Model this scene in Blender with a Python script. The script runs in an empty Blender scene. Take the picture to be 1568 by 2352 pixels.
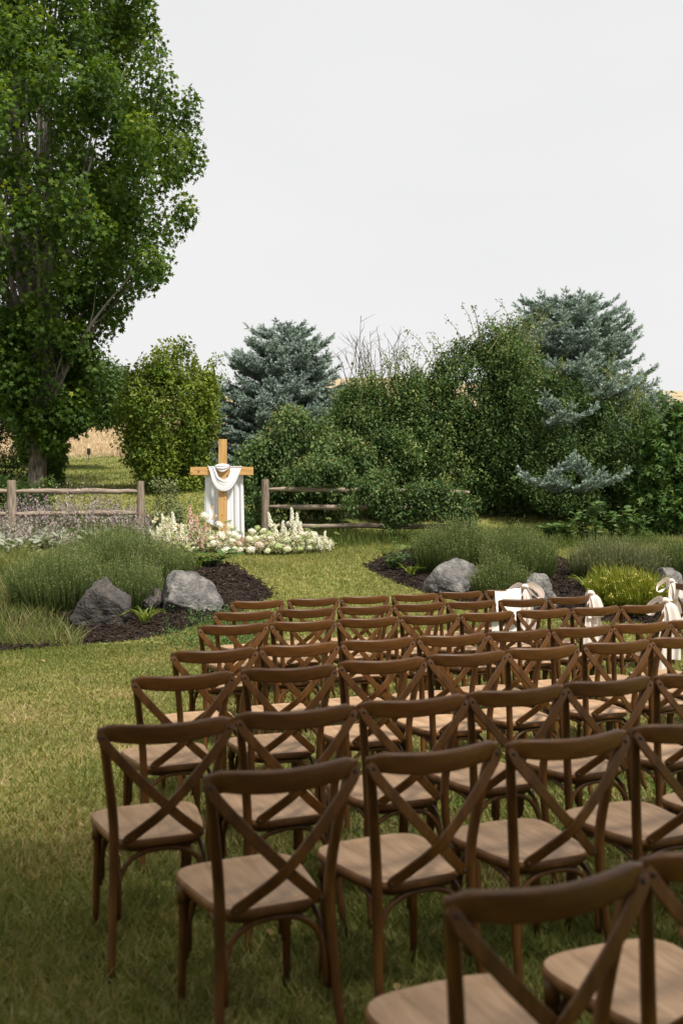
import bpy, bmesh, math, random
import numpy as np
from mathutils import Vector, Matrix, noise
rng = np.random.default_rng(11); random.seed(11)
scene = bpy.context.scene
COL = scene.collection
PI = math.pi

# ------------------------------------------------------------------ camera
EYE = 1.65; FOC = 2287.0; CX0 = 784.0; HOR = 1185.0
cam_d = bpy.data.cameras.new('camera'); cam = bpy.data.objects.new('camera', cam_d); COL.objects.link(cam)
cam.location = (0, 0, EYE); cam.rotation_euler = (math.radians(90.225), 0, 0)
cam_d.sensor_fit = 'VERTICAL'; cam_d.sensor_height = 36; cam_d.sensor_width = 24; cam_d.lens = 35
cam_d.clip_start = 0.05; cam_d.clip_end = 1500
cam_d.dof.use_dof = True; cam_d.dof.focus_distance = 13.0; cam_d.dof.aperture_fstop = 2.9
scene.camera = cam
# ------------------------------------------------------------------ sky and sun
SUN_EL, SUN_AZ = math.radians(55), math.radians(140)     # azimuth clockwise from +Y (view direction): behind and to the right
w = bpy.data.worlds.new('World'); scene.world = w; w.use_nodes = True
nt = w.node_tree; nt.nodes.clear(); L = nt.links.new
out = nt.nodes.new('ShaderNodeOutputWorld'); bg = nt.nodes.new('ShaderNodeBackground'); bg.inputs[1].default_value = 0.1
sky = nt.nodes.new('ShaderNodeTexSky'); sky.sky_type = 'NISHITA'; sky.sun_disc = False
sky.sun_elevation = SUN_EL; sky.sun_rotation = SUN_AZ; sky.air_density = 1.0; sky.dust_density = 3.0
tc = nt.nodes.new('ShaderNodeTexCoord'); mp = nt.nodes.new('ShaderNodeMapping'); mp.inputs['Scale'].default_value = (1.2, 1.2, 4)
nz = nt.nodes.new('ShaderNodeTexNoise'); nz.inputs['Scale'].default_value = 1.3; nz.inputs['Detail'].default_value = 4
cr = nt.nodes.new('ShaderNodeValToRGB')
cr.color_ramp.elements[0].position = .3; cr.color_ramp.elements[0].color = (6.12, 6.13, 6.15, 1)
cr.color_ramp.elements[1].position = .65; cr.color_ramp.elements[1].color = (6.5, 6.49, 6.47, 1)
mx = nt.nodes.new('ShaderNodeMixRGB'); mx.inputs[0].default_value = .985
L(tc.outputs['Generated'], mp.inputs[0]); L(mp.outputs[0], nz.inputs['Vector']); L(nz.outputs[0], cr.inputs[0])
L(sky.outputs[0], mx.inputs[1]); L(cr.outputs[0], mx.inputs[2]); L(mx.outputs[0], bg.inputs[0]); L(bg.outputs[0], out.inputs[0])
sd = bpy.data.lights.new('sun', 'SUN'); sun = bpy.data.objects.new('sun', sd); COL.objects.link(sun)
sd.energy = 4.6; sd.angle = math.radians(7); sd.color = (1, .95, .86)
sdir = Vector((math.sin(SUN_AZ)*math.cos(SUN_EL), math.cos(SUN_AZ)*math.cos(SUN_EL), math.sin(SUN_EL)))
sun.rotation_euler = sdir.to_track_quat('Z', 'Y').to_euler(); sun.location = sdir*60
scene.view_settings.view_transform = 'Standard'; scene.view_settings.look = 'None'
scene.view_settings.exposure = 0.45; scene.view_settings.gamma = 1; scene.view_settings.use_curve_mapping = False
scene.render.engine = 'CYCLES'
scene.cycles.max_bounces = 7; scene.cycles.transparent_max_bounces = 8; scene.cycles.diffuse_bounces = 4
scene.cycles.use_denoising = True

# ------------------------------------------------------------------ helpers
def at(x, y, Y):
    return np.array([(x-CX0)/FOC*Y, Y, EYE-(y-HOR)/FOC*Y])
def px(n, Y): return n*Y/FOC
_py = np.array([-60, 12.0, 12.9, 15.25, 17.5, 19, 21, 22, 26, 45, 80, 150, 175, 300, 420])
_pz = np.array([0, 0, .03, .44, .84, .98, 1.14, 1.32, 2.2, 4.25, 9.4, 20.8, 22.2, 19, 14])
_ty = np.arange(-60, 420, .05); _tz = np.interp(_ty, _py, _pz)
_k = np.hanning(31); _k /= _k.sum(); _tz = np.convolve(np.pad(_tz, 15, 'edge'), _k, 'valid')
def gz(x, y):
    x = np.asarray(x, float); y = np.asarray(y, float)
    b = np.clip((y-12)/4, 0, 1)
    return np.interp(y, _ty, _tz) + b*.035*np.sin(x*1.1+y*.7) + b*.02*np.sin(x*2.3-y*1.3) + np.clip((y-40)/60, 0, 1)*(1.2*np.sin(x*.06+1)+.6*np.sin(x*.13+y*.05))
def ground_at(x, y):
    Ys = np.concatenate([np.arange(1.5, 30, .02), np.arange(30, 200, .2)])
    z = EYE-(y-HOR)/FOC*Ys; g = gz((x-CX0)/FOC*Ys, Ys)
    i = np.argmax(z <= g)
    return np.array([(x-CX0)/FOC*Ys[i], Ys[i], g[i]])
def norm(a): return a/np.maximum(np.linalg.norm(a, axis=-1, keepdims=True), 1e-9)
def in_poly(P, poly):
    x, y = P[:, 0], P[:, 1]; r = np.zeros(len(P), bool); n = len(poly); j = n-1
    for i in range(n):
        xi, yi = poly[i][0], poly[i][1]; xj, yj = poly[j][0], poly[j][1]
        if abs(yj-yi) > 1e-9:
            r ^= ((yi > y) != (yj > y)) & (x < (xj-xi)*(y-yi)/(yj-yi)+xi)
        j = i
    return r
class MB:
    def __init__(s): s.V = []; s.F = []; s.n = 0
    def add(s, V, F, v=None, mi=0):
        V = np.asarray(V, np.float32).reshape(-1, 3)
        if not isinstance(F, list): F = [np.asarray(F)]
        for f in F:
            f = np.asarray(f, np.int32)
            if f.ndim == 1: f = f[None]
            if v is None: vv = np.full(len(f), .5, np.float32)
            elif np.ndim(v) == 0: vv = np.full(len(f), v, np.float32)
            elif len(v) == len(f): vv = np.asarray(v, np.float32)
            else: vv = np.full(len(f), float(np.mean(v)), np.float32)
            s.F.append((f+s.n, vv, mi))
        s.V.append(V); s.n += len(V); return s
    def mesh(s, name, mats=(), smooth=False):
        V = np.concatenate(s.V); me = bpy.data.meshes.new(name)
        me.vertices.add(len(V)); me.vertices.foreach_set('co', V.ravel())
        loops = np.concatenate([f.ravel() for f, _, _ in s.F]); tot = np.concatenate([np.full(len(f), f.shape[1], np.int32) for f, _, _ in s.F])
        st = np.concatenate([[0], np.cumsum(tot)[:-1]]).astype(np.int32)
        me.loops.add(len(loops)); me.loops.foreach_set('vertex_index', loops.astype(np.int32))
        me.polygons.add(len(tot)); me.polygons.foreach_set('loop_start', st); me.polygons.foreach_set('loop_total', tot)
        me.polygons.foreach_set('material_index', np.concatenate([np.full(len(f), m, np.int32) for f, _, m in s.F]))
        me.polygons.foreach_set('use_smooth', np.full(len(tot), bool(smooth)))
        a = me.attributes.new('v', 'FLOAT', 'FACE'); a.data.foreach_set('value', np.concatenate([v for _, v, _ in s.F]).astype(np.float32))
        for m in mats: me.materials.append(m)
        me.update(calc_edges=True); return me
    def obj(s, name, mats, parent=None, smooth=False, **kw):
        if not isinstance(mats, (list, tuple)): mats = [mats]
        return link(name, s.mesh(name, mats, smooth), parent, **kw)
def link(name, me, parent=None, loc=None, label=None, cat=None, group=None, kind=None):
    o = bpy.data.objects.new(name, me); COL.objects.link(o)
    if parent is not None: o.parent = parent
    if loc is not None: o.location = tuple(float(q) for q in loc)
    if label: o['label'] = label
    if cat: o['category'] = cat
    if group: o['group'] = group
    if kind: o['kind'] = kind
    return o
def thing(name, loc, label, cat, group=None, rz=0):
    o = link(name, None, None, loc, label, cat, group); o.rotation_euler = (0, 0, rz); o.empty_display_size = .1
    return o
def catmull(P, n=6):
    P = np.asarray(P, float); Q = np.vstack([2*P[0]-P[1], P, 2*P[-1]-P[-2]]); r = []
    for i in range(1, len(Q)-2):
        p0, p1, p2, p3 = Q[i-1:i+3]
        for t in np.arange(n)/n:
            r.append(.5*(2*p1+(p2-p0)*t+(2*p0-5*p1+4*p2-p3)*t*t+(3*p1-p0-3*p2+p3)*t**3))
    r.append(P[-1]); return np.array(r)
def sweep(P, prof, S=None, ref=(0, 0, 1), caps=True):
    """prof (k,2) swept along P; first profile axis is kept near ref x tangent, second near ref"""
    P = np.asarray(P, float); prof = np.asarray(prof, float); n, k = len(P), len(prof)
    T = norm(np.gradient(P, axis=0))
    ref = np.asarray(ref, float); ref = np.broadcast_to(ref, P.shape)
    A = norm(np.cross(T, ref)); B = np.cross(A, T)
    if S is None: S = np.ones((n, 2))
    S = np.asarray(S, float)
    if S.ndim == 1: S = np.stack([S, S], 1)
    V = P[:, None] + A[:, None]*(prof[None, :, :1]*S[:, None, :1]) + B[:, None]*(prof[None, :, 1:]*S[:, None, 1:])
    i = np.arange(n-1)[:, None]*k; j = np.arange(k)[None]
    a = i+j; b = i+(j+1) % k
    F = [np.stack([a, b, b+k, a+k], -1).reshape(-1, 4)]
    if caps: F += [np.arange(k)[::-1], np.arange(k)+(n-1)*k]
    return V.reshape(-1, 3), F
def circ(k): t = np.arange(k)*2*PI/k; return np.stack([np.cos(t), np.sin(t)], 1)
def rrect(w_, h_, b):
    w_, h_ = w_/2, h_/2; r = []
    for sx, sy, a0 in ((1, 1, 0), (-1, 1, 90), (-1, -1, 180), (1, -1, 270)):
        for d in (0, 45, 90):
            a = math.radians(a0+d); r.append((sx*(w_-b)+b*math.cos(a), sy*(h_-b)+b*math.sin(a)))
    return np.array(r)
def tube(P, r, k=8, n=0, caps=True):
    P = np.asarray(P, float)
    r = np.broadcast_to(np.asarray(r, float), (len(P),))
    if n:
        m = len(P); P2 = catmull(P, n); r = np.interp(np.linspace(0, m-1, len(P2)), np.arange(m), r); P = P2
    d = P[-1]-P[0]; ref = (0, 1, 0.001) if abs(d[2]) > .7*np.linalg.norm(d) else (0, 0, 1)
    return sweep(P, circ(k), r, ref, caps)
def box(c, s, R=None):
    V = np.array([[x, y, z] for x in (-.5, .5) for y in (-.5, .5) for z in (-.5, .5)])*np.asarray(s)
    if R is not None: V = V@np.asarray(R).T
    return V+np.asarray(c), np.array([[0, 1, 3, 2], [4, 6, 7, 5], [0, 4, 5, 1], [2, 3, 7, 6], [0, 2, 6, 4], [1, 5, 7, 3]])
def bbox_mesh(mb, c, s, b=.004, v=.5, mi=0):
    bm = bmesh.new(); bmesh.ops.create_cube(bm, size=1)
    for q in bm.verts: q.co = Vector((q.co.x*s[0], q.co.y*s[1], q.co.z*s[2]))
    bmesh.ops.bevel(bm, geom=bm.edges[:], offset=b, segments=2, affect='EDGES', profile=.5)
    bm.verts.ensure_lookup_table()
    V = np.array([q.co[:] for q in bm.verts])+np.asarray(c)
    d = {}
    for f in bm.faces: d.setdefault(len(f.verts), []).append([q.index for q in f.verts])
    mb.add(V, [np.array(x) for x in d.values()], v, mi); bm.free()
def scatter(T, F, P, D, N, S):
    """template T(k,3): x width, y length, z normal; at P with length dir D, normal N, size S"""
    D = norm(D); X = norm(np.cross(D, N)); N = np.cross(X, D)
    S = np.asarray(S, float)
    if S.ndim == 1: S = np.stack([S, S, S], 1)
    T = np.asarray(T, float)
    V = P[:, None] + X[:, None]*(T[None, :, 0:1]*S[:, None, 0:1]) + D[:, None]*(T[None, :, 1:2]*S[:, None, 1:2]) + N[:, None]*(T[None, :, 2:3]*S[:, None, 2:3])
    k = len(T); off = (np.arange(len(P))*k)[:, None, None]
    if not isinstance(F, list): F = [F]
    return V.reshape(-1, 3), [(np.asarray(f)[None]+off).reshape(-1, np.asarray(f).shape[-1]) for f in F]
def addleaves(mb, T, F, P, D, N, S, v, mi=0):
    V, Fs = scatter(T, F, P, D, N, S)
    base = mb.n
    for i, f in enumerate(Fs):
        m = len(f)//len(P)
        mb.F.append((f.astype(np.int32)+base, np.repeat(v, m).astype(np.float32), mi))
    mb.V.append(V.astype(np.float32)); mb.n += len(V)
T_OVAL = np.array([[0, 0, 0], [.27, .42, .07], [0, 1, -.04], [-.27, .42, .07]]); F_OVAL = np.array([[0, 1, 2], [0, 2, 3]])
T_LEAF6 = np.array([[0, 0, 0], [.24, .28, .06], [.24, .62, .05], [0, 1, -.08], [-.24, .62, .05], [-.24, .28, .06], [0, .45, 0]]); F_LEAF6 = np.array([[0, 1, 6], [1, 2, 6], [2, 3, 6], [3, 4, 6], [4, 5, 6], [5, 0, 6]])
T_MAPLE = np.array([[0, 0, 0], [.44, -.02, -.03], [.24, .27, .03], [.54, .58, -.05], [.17, .58, .03], [0, 1.0, -.08], [-.17, .58, .03], [-.54, .58, -.05], [-.24, .27, .03], [-.44, -.02, -.03], [0, .35, .02]])
F_MAPLE = np.array([[10, i, i+1] for i in range(0, 9)]+[[10, 9, 0]])
T_NEEDLE = np.array([[-.5, 0, 0], [.5, 0, 0], [0, 1, 0]]); F_TRI = np.array([[0, 1, 2]])
T_BLADE = np.array([[-.5, 0, 0], [.5, 0, 0], [.4, .55, .06], [-.4, .55, .06], [0, 1, .22]]); F_BLADE = [np.array([[0, 1, 2, 3]]), np.array([[3, 2, 4]])]

# ------------------------------------------------------------------ materials
def nodes(name):
    m = bpy.data.materials.new(name); m.use_nodes = True; t = m.node_tree; t.nodes.clear()
    return m, t, t.nodes.new, t.links.new
def ramp(n, stops):
    e = n.color_ramp.elements
    while len(e) < len(stops): e.new(.5)
    for q, (p, c) in zip(e, stops): q.position = p; q.color = (*c, 1)
def leaf_mat(name, stops, trans=.35, rough=.55, spec=.22, patch=0.0, pscale=.8, patchcol=None):
    m, t, N, K = nodes(name)
    o = N('ShaderNodeOutputMaterial'); at_ = N('ShaderNodeAttribute'); at_.attribute_name = 'v'
    r = N('ShaderNodeValToRGB'); ramp(r, stops); K(at_.outputs['Fac'], r.inputs[0])
    c = r.outputs[0]
    if patch:
        g = N('ShaderNodeNewGeometry'); z = N('ShaderNodeTexNoise'); z.inputs['Scale'].default_value = pscale; z.inputs['Detail'].default_value = 3
        K(g.outputs['Position'], z.inputs['Vector'])
        mr = N('ShaderNodeMapRange'); mr.inputs[1].default_value = .42; mr.inputs[2].default_value = .62; mr.inputs[3].default_value = 0; mr.inputs[4].default_value = patch
        K(z.outputs[0], mr.inputs[0]); mxx = N('ShaderNodeMixRGB'); mxx.inputs[2].default_value = (*patchcol, 1)
        K(mr.outputs[0], mxx.inputs[0]); K(c, mxx.inputs[1]); c = mxx.outputs[0]
    p = N('ShaderNodeBsdfPrincipled'); p.inputs['Roughness'].default_value = rough; p.inputs['Specular IOR Level'].default_value = spec
    K(c, p.inputs['Base Color'])
    if trans:
        tr = N('ShaderNodeBsdfTranslucent'); h = N('ShaderNodeMixRGB'); h.blend_type = 'MULTIPLY'; h.inputs[0].default_value = 1; h.inputs[2].default_value = (1.25, 1.2, .55, 1)
        K(c, h.inputs[1]); K(h.outputs[0], tr.inputs[0]); ms = N('ShaderNodeMixShader'); ms.inputs[0].default_value = trans
        K(p.outputs[0], ms.inputs[1]); K(tr.outputs[0], ms.inputs[2]); K(ms.outputs[0], o.inputs[0])
    else: K(p.outputs[0], o.inputs[0])
    return m
def noise_mat(name, stops, scale=5, stretch=(1, 1, 1), detail=6, rough=.7, bump=.3, bdist=.01, spec=.3, coord='Object', wave=None, bscale=None, sheen=0, trans=0, distort=0, rnd=0, nrough=.5):
    m, t, N, K = nodes(name)
    o = N('ShaderNodeOutputMaterial'); p = N('ShaderNodeBsdfPrincipled'); p.inputs['Roughness'].default_value = rough; p.inputs['Specular IOR Level'].default_value = spec
    tc = N('ShaderNodeTexCoord'); mp = N('ShaderNodeMapping'); mp.inputs['Scale'].default_value = stretch
    K(tc.outputs[coord], mp.inputs[0])
    z = N('ShaderNodeTexNoise'); z.inputs['Scale'].default_value = scale; z.inputs['Detail'].default_value = detail; z.inputs['Distortion'].default_value = distort; z.inputs['Roughness'].default_value = nrough
    K(mp.outputs[0], z.inputs['Vector']); r = N('ShaderNodeValToRGB'); ramp(r, stops); K(z.outputs[0], r.inputs[0]); c = r.outputs[0]
    if rnd:
        oi = N('ShaderNodeObjectInfo'); mr = N('ShaderNodeMapRange'); mr.inputs[3].default_value = 1-rnd; mr.inputs[4].default_value = 1+rnd
        K(oi.outputs['Random'], mr.inputs[0]); hv = N('ShaderNodeHueSaturation'); K(mr.outputs[0], hv.inputs['Value']); K(c, hv.inputs['Color']); c = hv.outputs[0]
    K(c, p.inputs['Base Color'])
    if bump:
        z2 = N('ShaderNodeTexNoise'); z2.inputs['Scale'].default_value = bscale or scale*3; z2.inputs['Detail'].default_value = 8; K(mp.outputs[0], z2.inputs['Vector'])
        b = N('ShaderNodeBump'); b.inputs['Strength'].default_value = bump; b.inputs['Distance'].default_value = bdist
        K(z2.outputs[0], b.inputs['Height']); K(b.outputs[0], p.inputs['Normal'])
    if sheen: p.inputs['Sheen Weight'].default_value = sheen
    if trans:
        tr = N('ShaderNodeBsdfTranslucent'); K(c, tr.inputs[0]); ms = N('ShaderNodeMixShader'); ms.inputs[0].default_value = trans
        K(p.outputs[0], ms.inputs[1]); K(tr.outputs[0], ms.inputs[2]); K(ms.outputs[0], o.inputs[0])
    else: K(p.outputs[0], o.inputs[0])
    return m
M = {}
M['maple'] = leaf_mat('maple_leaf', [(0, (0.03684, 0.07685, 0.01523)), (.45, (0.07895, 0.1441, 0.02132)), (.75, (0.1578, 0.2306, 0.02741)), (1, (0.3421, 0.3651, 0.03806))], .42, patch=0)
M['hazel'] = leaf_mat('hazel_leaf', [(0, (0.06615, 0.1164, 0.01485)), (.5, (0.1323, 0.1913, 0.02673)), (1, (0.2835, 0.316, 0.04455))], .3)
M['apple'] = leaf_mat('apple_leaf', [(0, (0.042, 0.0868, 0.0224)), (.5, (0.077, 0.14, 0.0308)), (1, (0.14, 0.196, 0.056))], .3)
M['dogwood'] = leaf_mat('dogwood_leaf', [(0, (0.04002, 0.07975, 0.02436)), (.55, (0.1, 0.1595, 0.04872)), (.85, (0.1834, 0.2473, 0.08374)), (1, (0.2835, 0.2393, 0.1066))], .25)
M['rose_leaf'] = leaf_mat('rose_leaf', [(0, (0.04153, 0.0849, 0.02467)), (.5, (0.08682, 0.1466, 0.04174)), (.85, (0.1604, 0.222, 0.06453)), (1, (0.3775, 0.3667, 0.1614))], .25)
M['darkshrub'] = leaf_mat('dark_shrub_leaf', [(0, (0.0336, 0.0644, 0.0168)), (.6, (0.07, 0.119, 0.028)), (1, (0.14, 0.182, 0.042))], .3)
M['palm_leaf'] = leaf_mat('palmate_leaf', [(0, (0.0351, 0.081, 0.0189)), (.6, (0.081, 0.1485, 0.03375)), (1, (0.1485, 0.216, 0.054))], .3)
M['weed'] = leaf_mat('weed_leaf', [(0, (0.039, 0.0845, 0.0234)), (.6, (0.078, 0.143, 0.039)), (1, (0.156, 0.221, 0.078))], .3)
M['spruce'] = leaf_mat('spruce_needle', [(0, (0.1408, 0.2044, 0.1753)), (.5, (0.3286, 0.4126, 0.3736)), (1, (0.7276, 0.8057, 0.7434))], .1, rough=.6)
M['lavender'] = leaf_mat('thyme_leaf', [(0, (0.0648, 0.1051, 0.03475)), (.5, (0.1512, 0.2004, 0.06602)), (.85, (0.27, 0.3056, 0.1129)), (1, (0.3456, 0.2674, 0.1912))], .25)
M['sage'] = leaf_mat('grey_thyme_leaf', [(0, (0.08682, 0.1141, 0.04935)), (.5, (0.1832, 0.2105, 0.09697)), (.85, (0.2894, 0.2894, 0.1498)), (1, (0.3858, 0.2982, 0.2291))], .25)
M['gold_bush'] = leaf_mat('broom_leaf', [(0, (0.077, 0.1045, 0.011)), (.6, (0.165, 0.198, 0.0198)), (1, (0.286, 0.286, 0.033))], .3)
M['yellow_fl'] = leaf_mat('yellow_flower', [(0, (.6, .52, .12)), (1, (.8, .74, .3))], .2)
M['lamb'] = leaf_mat('lambs_ear_leaf', [(0, (0.116, 0.1508, 0.08696)), (.35, (0.2784, 0.3132, 0.2204)), (.6, (0.348, 0.3364, 0.29)), (.8, (0.3944, 0.3016, 0.3016)), (1, (0.2552, 0.1856, 0.232))], .2, rough=.8)
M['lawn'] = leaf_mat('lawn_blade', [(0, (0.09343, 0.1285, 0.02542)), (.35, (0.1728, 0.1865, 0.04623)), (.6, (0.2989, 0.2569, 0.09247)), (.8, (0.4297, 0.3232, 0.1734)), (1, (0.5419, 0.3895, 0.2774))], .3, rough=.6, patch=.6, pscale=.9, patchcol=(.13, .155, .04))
M['wild'] = leaf_mat('wild_grass_blade', [(0, (0.0595, 0.0952, 0.0189)), (.5, (0.1368, 0.168, 0.0378)), (.8, (0.2618, 0.2464, 0.0882)), (1, (0.4284, 0.336, 0.2016))], .3, rough=.6)
M['strap'] = leaf_mat('daylily_leaf', [(0, (.08, .13, .02)), (1, (.22, .27, .05))], .35)
M['golden'] = leaf_mat('dry_grass_blade', [(0, (0.336, 0.2376, 0.138)), (.5, (0.448, 0.3344, 0.207)), (1, (0.544, 0.4312, 0.299))], .2, rough=.8, patch=.5, pscale=.15, patchcol=(.32, .24, .14))
M['clover'] = leaf_mat('clover_leaf', [(0, (0.039, 0.0975, 0.0156)), (1, (0.117, 0.195, 0.039))], .3)
M['canopy'] = leaf_mat('shade_leaf', [(0, (.02, .05, .012)), (1, (.06, .11, .02))], .3)
M['chip'] = leaf_mat('bark_chip', [(0, (.010, .006, .004)), (.55, (.030, .018, .012)), (.9, (.07, .045, .032)), (1, (.16, .11, .085))], 0, rough=.85)
M['mulch'] = noise_mat('mulch_soil', [(.3, (.008, .005, .004)), (.7, (.03, .019, .013))], 30, bump=.8, bdist=.02, rough=.95)
M['bark'] = noise_mat('maple_bark', [(.3, (.035, .026, .020)), (.5, (.10, .080, .065)), (.7, (.20, .17, .14))], 9, (3, 3, .35), rough=.9, bump=1, bdist=.03, distort=.6)
M['limb'] = noise_mat('maple_limb', [(.3, (.12, .105, .09)), (.7, (.26, .235, .205))], 6, (2, 2, .5), rough=.8, bump=.4)
M['darkbark'] = noise_mat('dark_bark', [(.3, (.018, .014, .011)), (.7, (.06, .048, .038))], 9, (2, 2, .5), rough=.9, bump=.6)
M['twig'] = noise_mat('dry_twig', [(.3, (.09, .07, .06)), (.7, (.19, .155, .135))], 9, rough=.9, bump=0)
M['cane'] = noise_mat('rose_cane', [(.3, (.10, .12, .035)), (.7, (.22, .2, .08))], 9, rough=.7, bump=0)
M['fence'] = noise_mat('weathered_fence', [(.28, (.10, .075, .055)), (.5, (.26, .205, .155)), (.72, (.40, .33, .265))], 5, (1, 8, 8), rough=.85, bump=.5, bdist=.01, rnd=.12)
M['fencepost'] = noise_mat('weathered_post', [(.28, (.09, .068, .05)), (.5, (.23, .18, .135)), (.72, (.38, .31, .245))], 5, (8, 8, .8), rough=.85, bump=.5, bdist=.01, rnd=.12)
M['rock'] = noise_mat('basalt', [(.36, (0.0324, 0.0306, 0.03135)), (.48, (0.1188, 0.1122, 0.1074)), (.6, (0.2376, 0.2213, 0.2014)), (.72, (0.3888, 0.3519, 0.304))], 3.2, detail=12, rough=.9, bump=1, bdist=.05, bscale=24, distort=.4, nrough=.76)
M['rock_brown'] = noise_mat('brown_basalt', [(.36, (0.02464, 0.02184, 0.0209)), (.5, (0.0728, 0.06552, 0.0608)), (.62, (0.1456, 0.1196, 0.09025)), (.74, (0.2688, 0.208, 0.1425))], 2.6, detail=12, rough=.9, bump=1, bdist=.05, bscale=22, distort=.6, nrough=.74)
M['pine'] = noise_mat('pine_board', [(.3, (.40, .22, .075)), (.5, (.52, .30, .11)), (.7, (.60, .37, .15))], 3, (10, 10, .7), rough=.6, bump=.1, distort=.5)
M['pine_h'] = noise_mat('pine_beam', [(.3, (.40, .22, .075)), (.5, (.52, .30, .11)), (.7, (.60, .37, .15))], 3, (.7, 10, 10), rough=.6, bump=.1, distort=.5)
M['knot'] = noise_mat('wood_knot', [(.3, (.20, .09, .03)), (.7, (.28, .13, .045))], 40, rough=.7, bump=0)
M['voile'] = noise_mat('white_voile', [(.3, (0.816, 0.824, 0.882)), (.7, (0.8568, 0.8652, 0.9135))], 8, rough=.9, bump=.15, bdist=.004, bscale=120, trans=.25, sheen=.2)
M['satin'] = noise_mat('blush_satin', [(.3, (0.8904, 0.7766, 0.7131)), (.7, (0.9349, 0.8354, 0.7741))], 4, rough=.28, bump=0, spec=.6, trans=.15)
M['cloth'] = noise_mat('white_cloth', [(.3, (.76, .75, .72)), (.7, (.80, .79, .76))], 6, rough=.85, bump=.1, bscale=200, bdist=.002)
M['paper'] = noise_mat('paper_card', [(.3, (.70, .67, .64)), (.7, (.76, .73, .70))], 6, rough=.8, bump=0)
M['ink'] = noise_mat('grey_ink', [(.3, (.16, .15, .15)), (.7, (.22, .21, .21))], 6, rough=.8, bump=0)
M['chair'] = noise_mat('chair_wood', [(.3, (0.05125, 0.01916, 0.003385)), (.5, (0.07997, 0.03108, 0.00573)), (.7, (0.1148, 0.04765, 0.009442))], 4, (6, 6, 1.5), rough=.40, bump=.15, bdist=.003, spec=.35, distort=.5, rnd=.16, bscale=30)
M['chair_h'] = noise_mat('chair_rail_wood', [(.3, (0.05125, 0.01916, 0.003385)), (.5, (0.07997, 0.03108, 0.00573)), (.7, (0.1148, 0.04765, 0.009442))], 4, (1.5, 8, 8), rough=.40, bump=.15, bdist=.003, spec=.35, distort=.5, rnd=.16, bscale=30)
M['seat'] = noise_mat('chair_seat_wood', [(.28, (0.2845, 0.171, 0.08993)), (.5, (0.3793, 0.2328, 0.1288)), (.72, (0.474, 0.3038, 0.1774))], 3.5, (9, 1.2, 2), rough=.45, bump=.15, bdist=.002, spec=.4, distort=.8, rnd=.12, bscale=30)
M['seat_edge'] = noise_mat('chair_seat_edge_wood', [(.3, (0.1275, 0.054, 0.0168)), (.7, (0.2175, 0.099, 0.035))], 4, (6, 6, 1.5), rough=.45, bump=.1, bdist=.003, rnd=.1)
M['metal'] = noise_mat('dark_bolt', [(.3, (.03, .022, .018)), (.7, (.06, .045, .035))], 10, rough=.6, bump=0, spec=.15)
M['black'] = noise_mat('black_cap', [(.3, (.01, .01, .01)), (.7, (.02, .02, .02))], 10, rough=.6, bump=0)
def petal(name, a, b): return leaf_mat(name, [(0, a), (1, b)], .25, rough=.7, spec=.2)
M['white_petal'] = petal('white_petal', (.70, .68, .60), (.86, .85, .80))
M['cream_petal'] = petal('cream_petal', (.66, .60, .47), (.84, .80, .69))
M['blush_petal'] = petal('blush_petal', (.58, .43, .36), (.78, .66, .58))
M['pink_petal'] = petal('pink_petal', (.50, .27, .25), (.72, .50, .46))
M['green_petal'] = petal('green_petal', (.32, .40, .13), (.62, .66, .38))
M['mix_petal'] = petal('greenish_white_petal', (.58, .62, .38), (.82, .82, .70))
M['umbel'] = petal('umbel_green', (.22, .32, .08), (.48, .55, .22))
M['stem'] = leaf_mat('flower_stem', [(0, (.05, .09, .02)), (1, (.12, .17, .05))], .1)
M['filler'] = leaf_mat('filler_leaf', [(0, (0.042, 0.072, 0.0264)), (.6, (0.096, 0.144, 0.054)), (1, (0.228, 0.276, 0.132))], .25)

# ground material: lawn thatch near, dry grass on the hill, decided by where it is
def ground_mat():
    m, t, N, K = nodes('ground_turf'); o = N('ShaderNodeOutputMaterial'); p = N('ShaderNodeBsdfPrincipled'); p.inputs['Roughness'].default_value = .95; p.inputs['Specular IOR Level'].default_value = .1
    g = N('ShaderNodeNewGeometry'); z = N('ShaderNodeTexNoise'); z.inputs['Scale'].default_value = 9; z.inputs['Detail'].default_value = 10
    K(g.outputs['Position'], z.inputs['Vector']); r = N('ShaderNodeValToRGB'); ramp(r, [(.3, (.07, .085, .02)), (.5, (.16, .165, .042)), (.72, (.28, .24, .09))]); K(z.outputs[0], r.inputs[0])
    zb = N('ShaderNodeTexNoise'); zb.inputs['Scale'].default_value = .12; zb.inputs['Detail'].default_value = 12; zb.inputs['Roughness'].default_value = .7; K(g.outputs['Position'], zb.inputs['Vector'])
    r2 = N('ShaderNodeValToRGB'); ramp(r2, [(.32, (.27, .20, .115)), (.5, (.39, .30, .185)), (.68, (.47, .37, .24))]); K(zb.outputs[0], r2.inputs[0])
    sx = N('ShaderNodeSeparateXYZ'); K(g.outputs['Position'], sx.inputs[0])
    ad = N('ShaderNodeMath'); ad.operation = 'MULTIPLY_ADD'; ad.inputs[1].default_value = 6; K(zb.outputs[0], ad.inputs[0]); K(sx.outputs[1], ad.inputs[2])
    mr = N('ShaderNodeMapRange'); mr.inputs[1].default_value = 46.5; mr.inputs[2].default_value = 49; K(ad.outputs[0], mr.inputs[0])
    mx = N('ShaderNodeMixRGB'); K(mr.outputs[0], mx.inputs[0]); K(r.outputs[0], mx.inputs[1]); K(r2.outputs[0], mx.inputs[2]); K(mx.outputs[0], p.inputs['Base Color'])
    b = N('ShaderNodeBump'); b.inputs['Strength'].default_value = .8; b.inputs['Distance'].default_value = .03; K(z.outputs[0], b.inputs['Height']); K(b.outputs[0], p.inputs['Normal'])
    K(p.outputs[0], o.inputs[0]); return m
M['ground'] = ground_mat()

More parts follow.
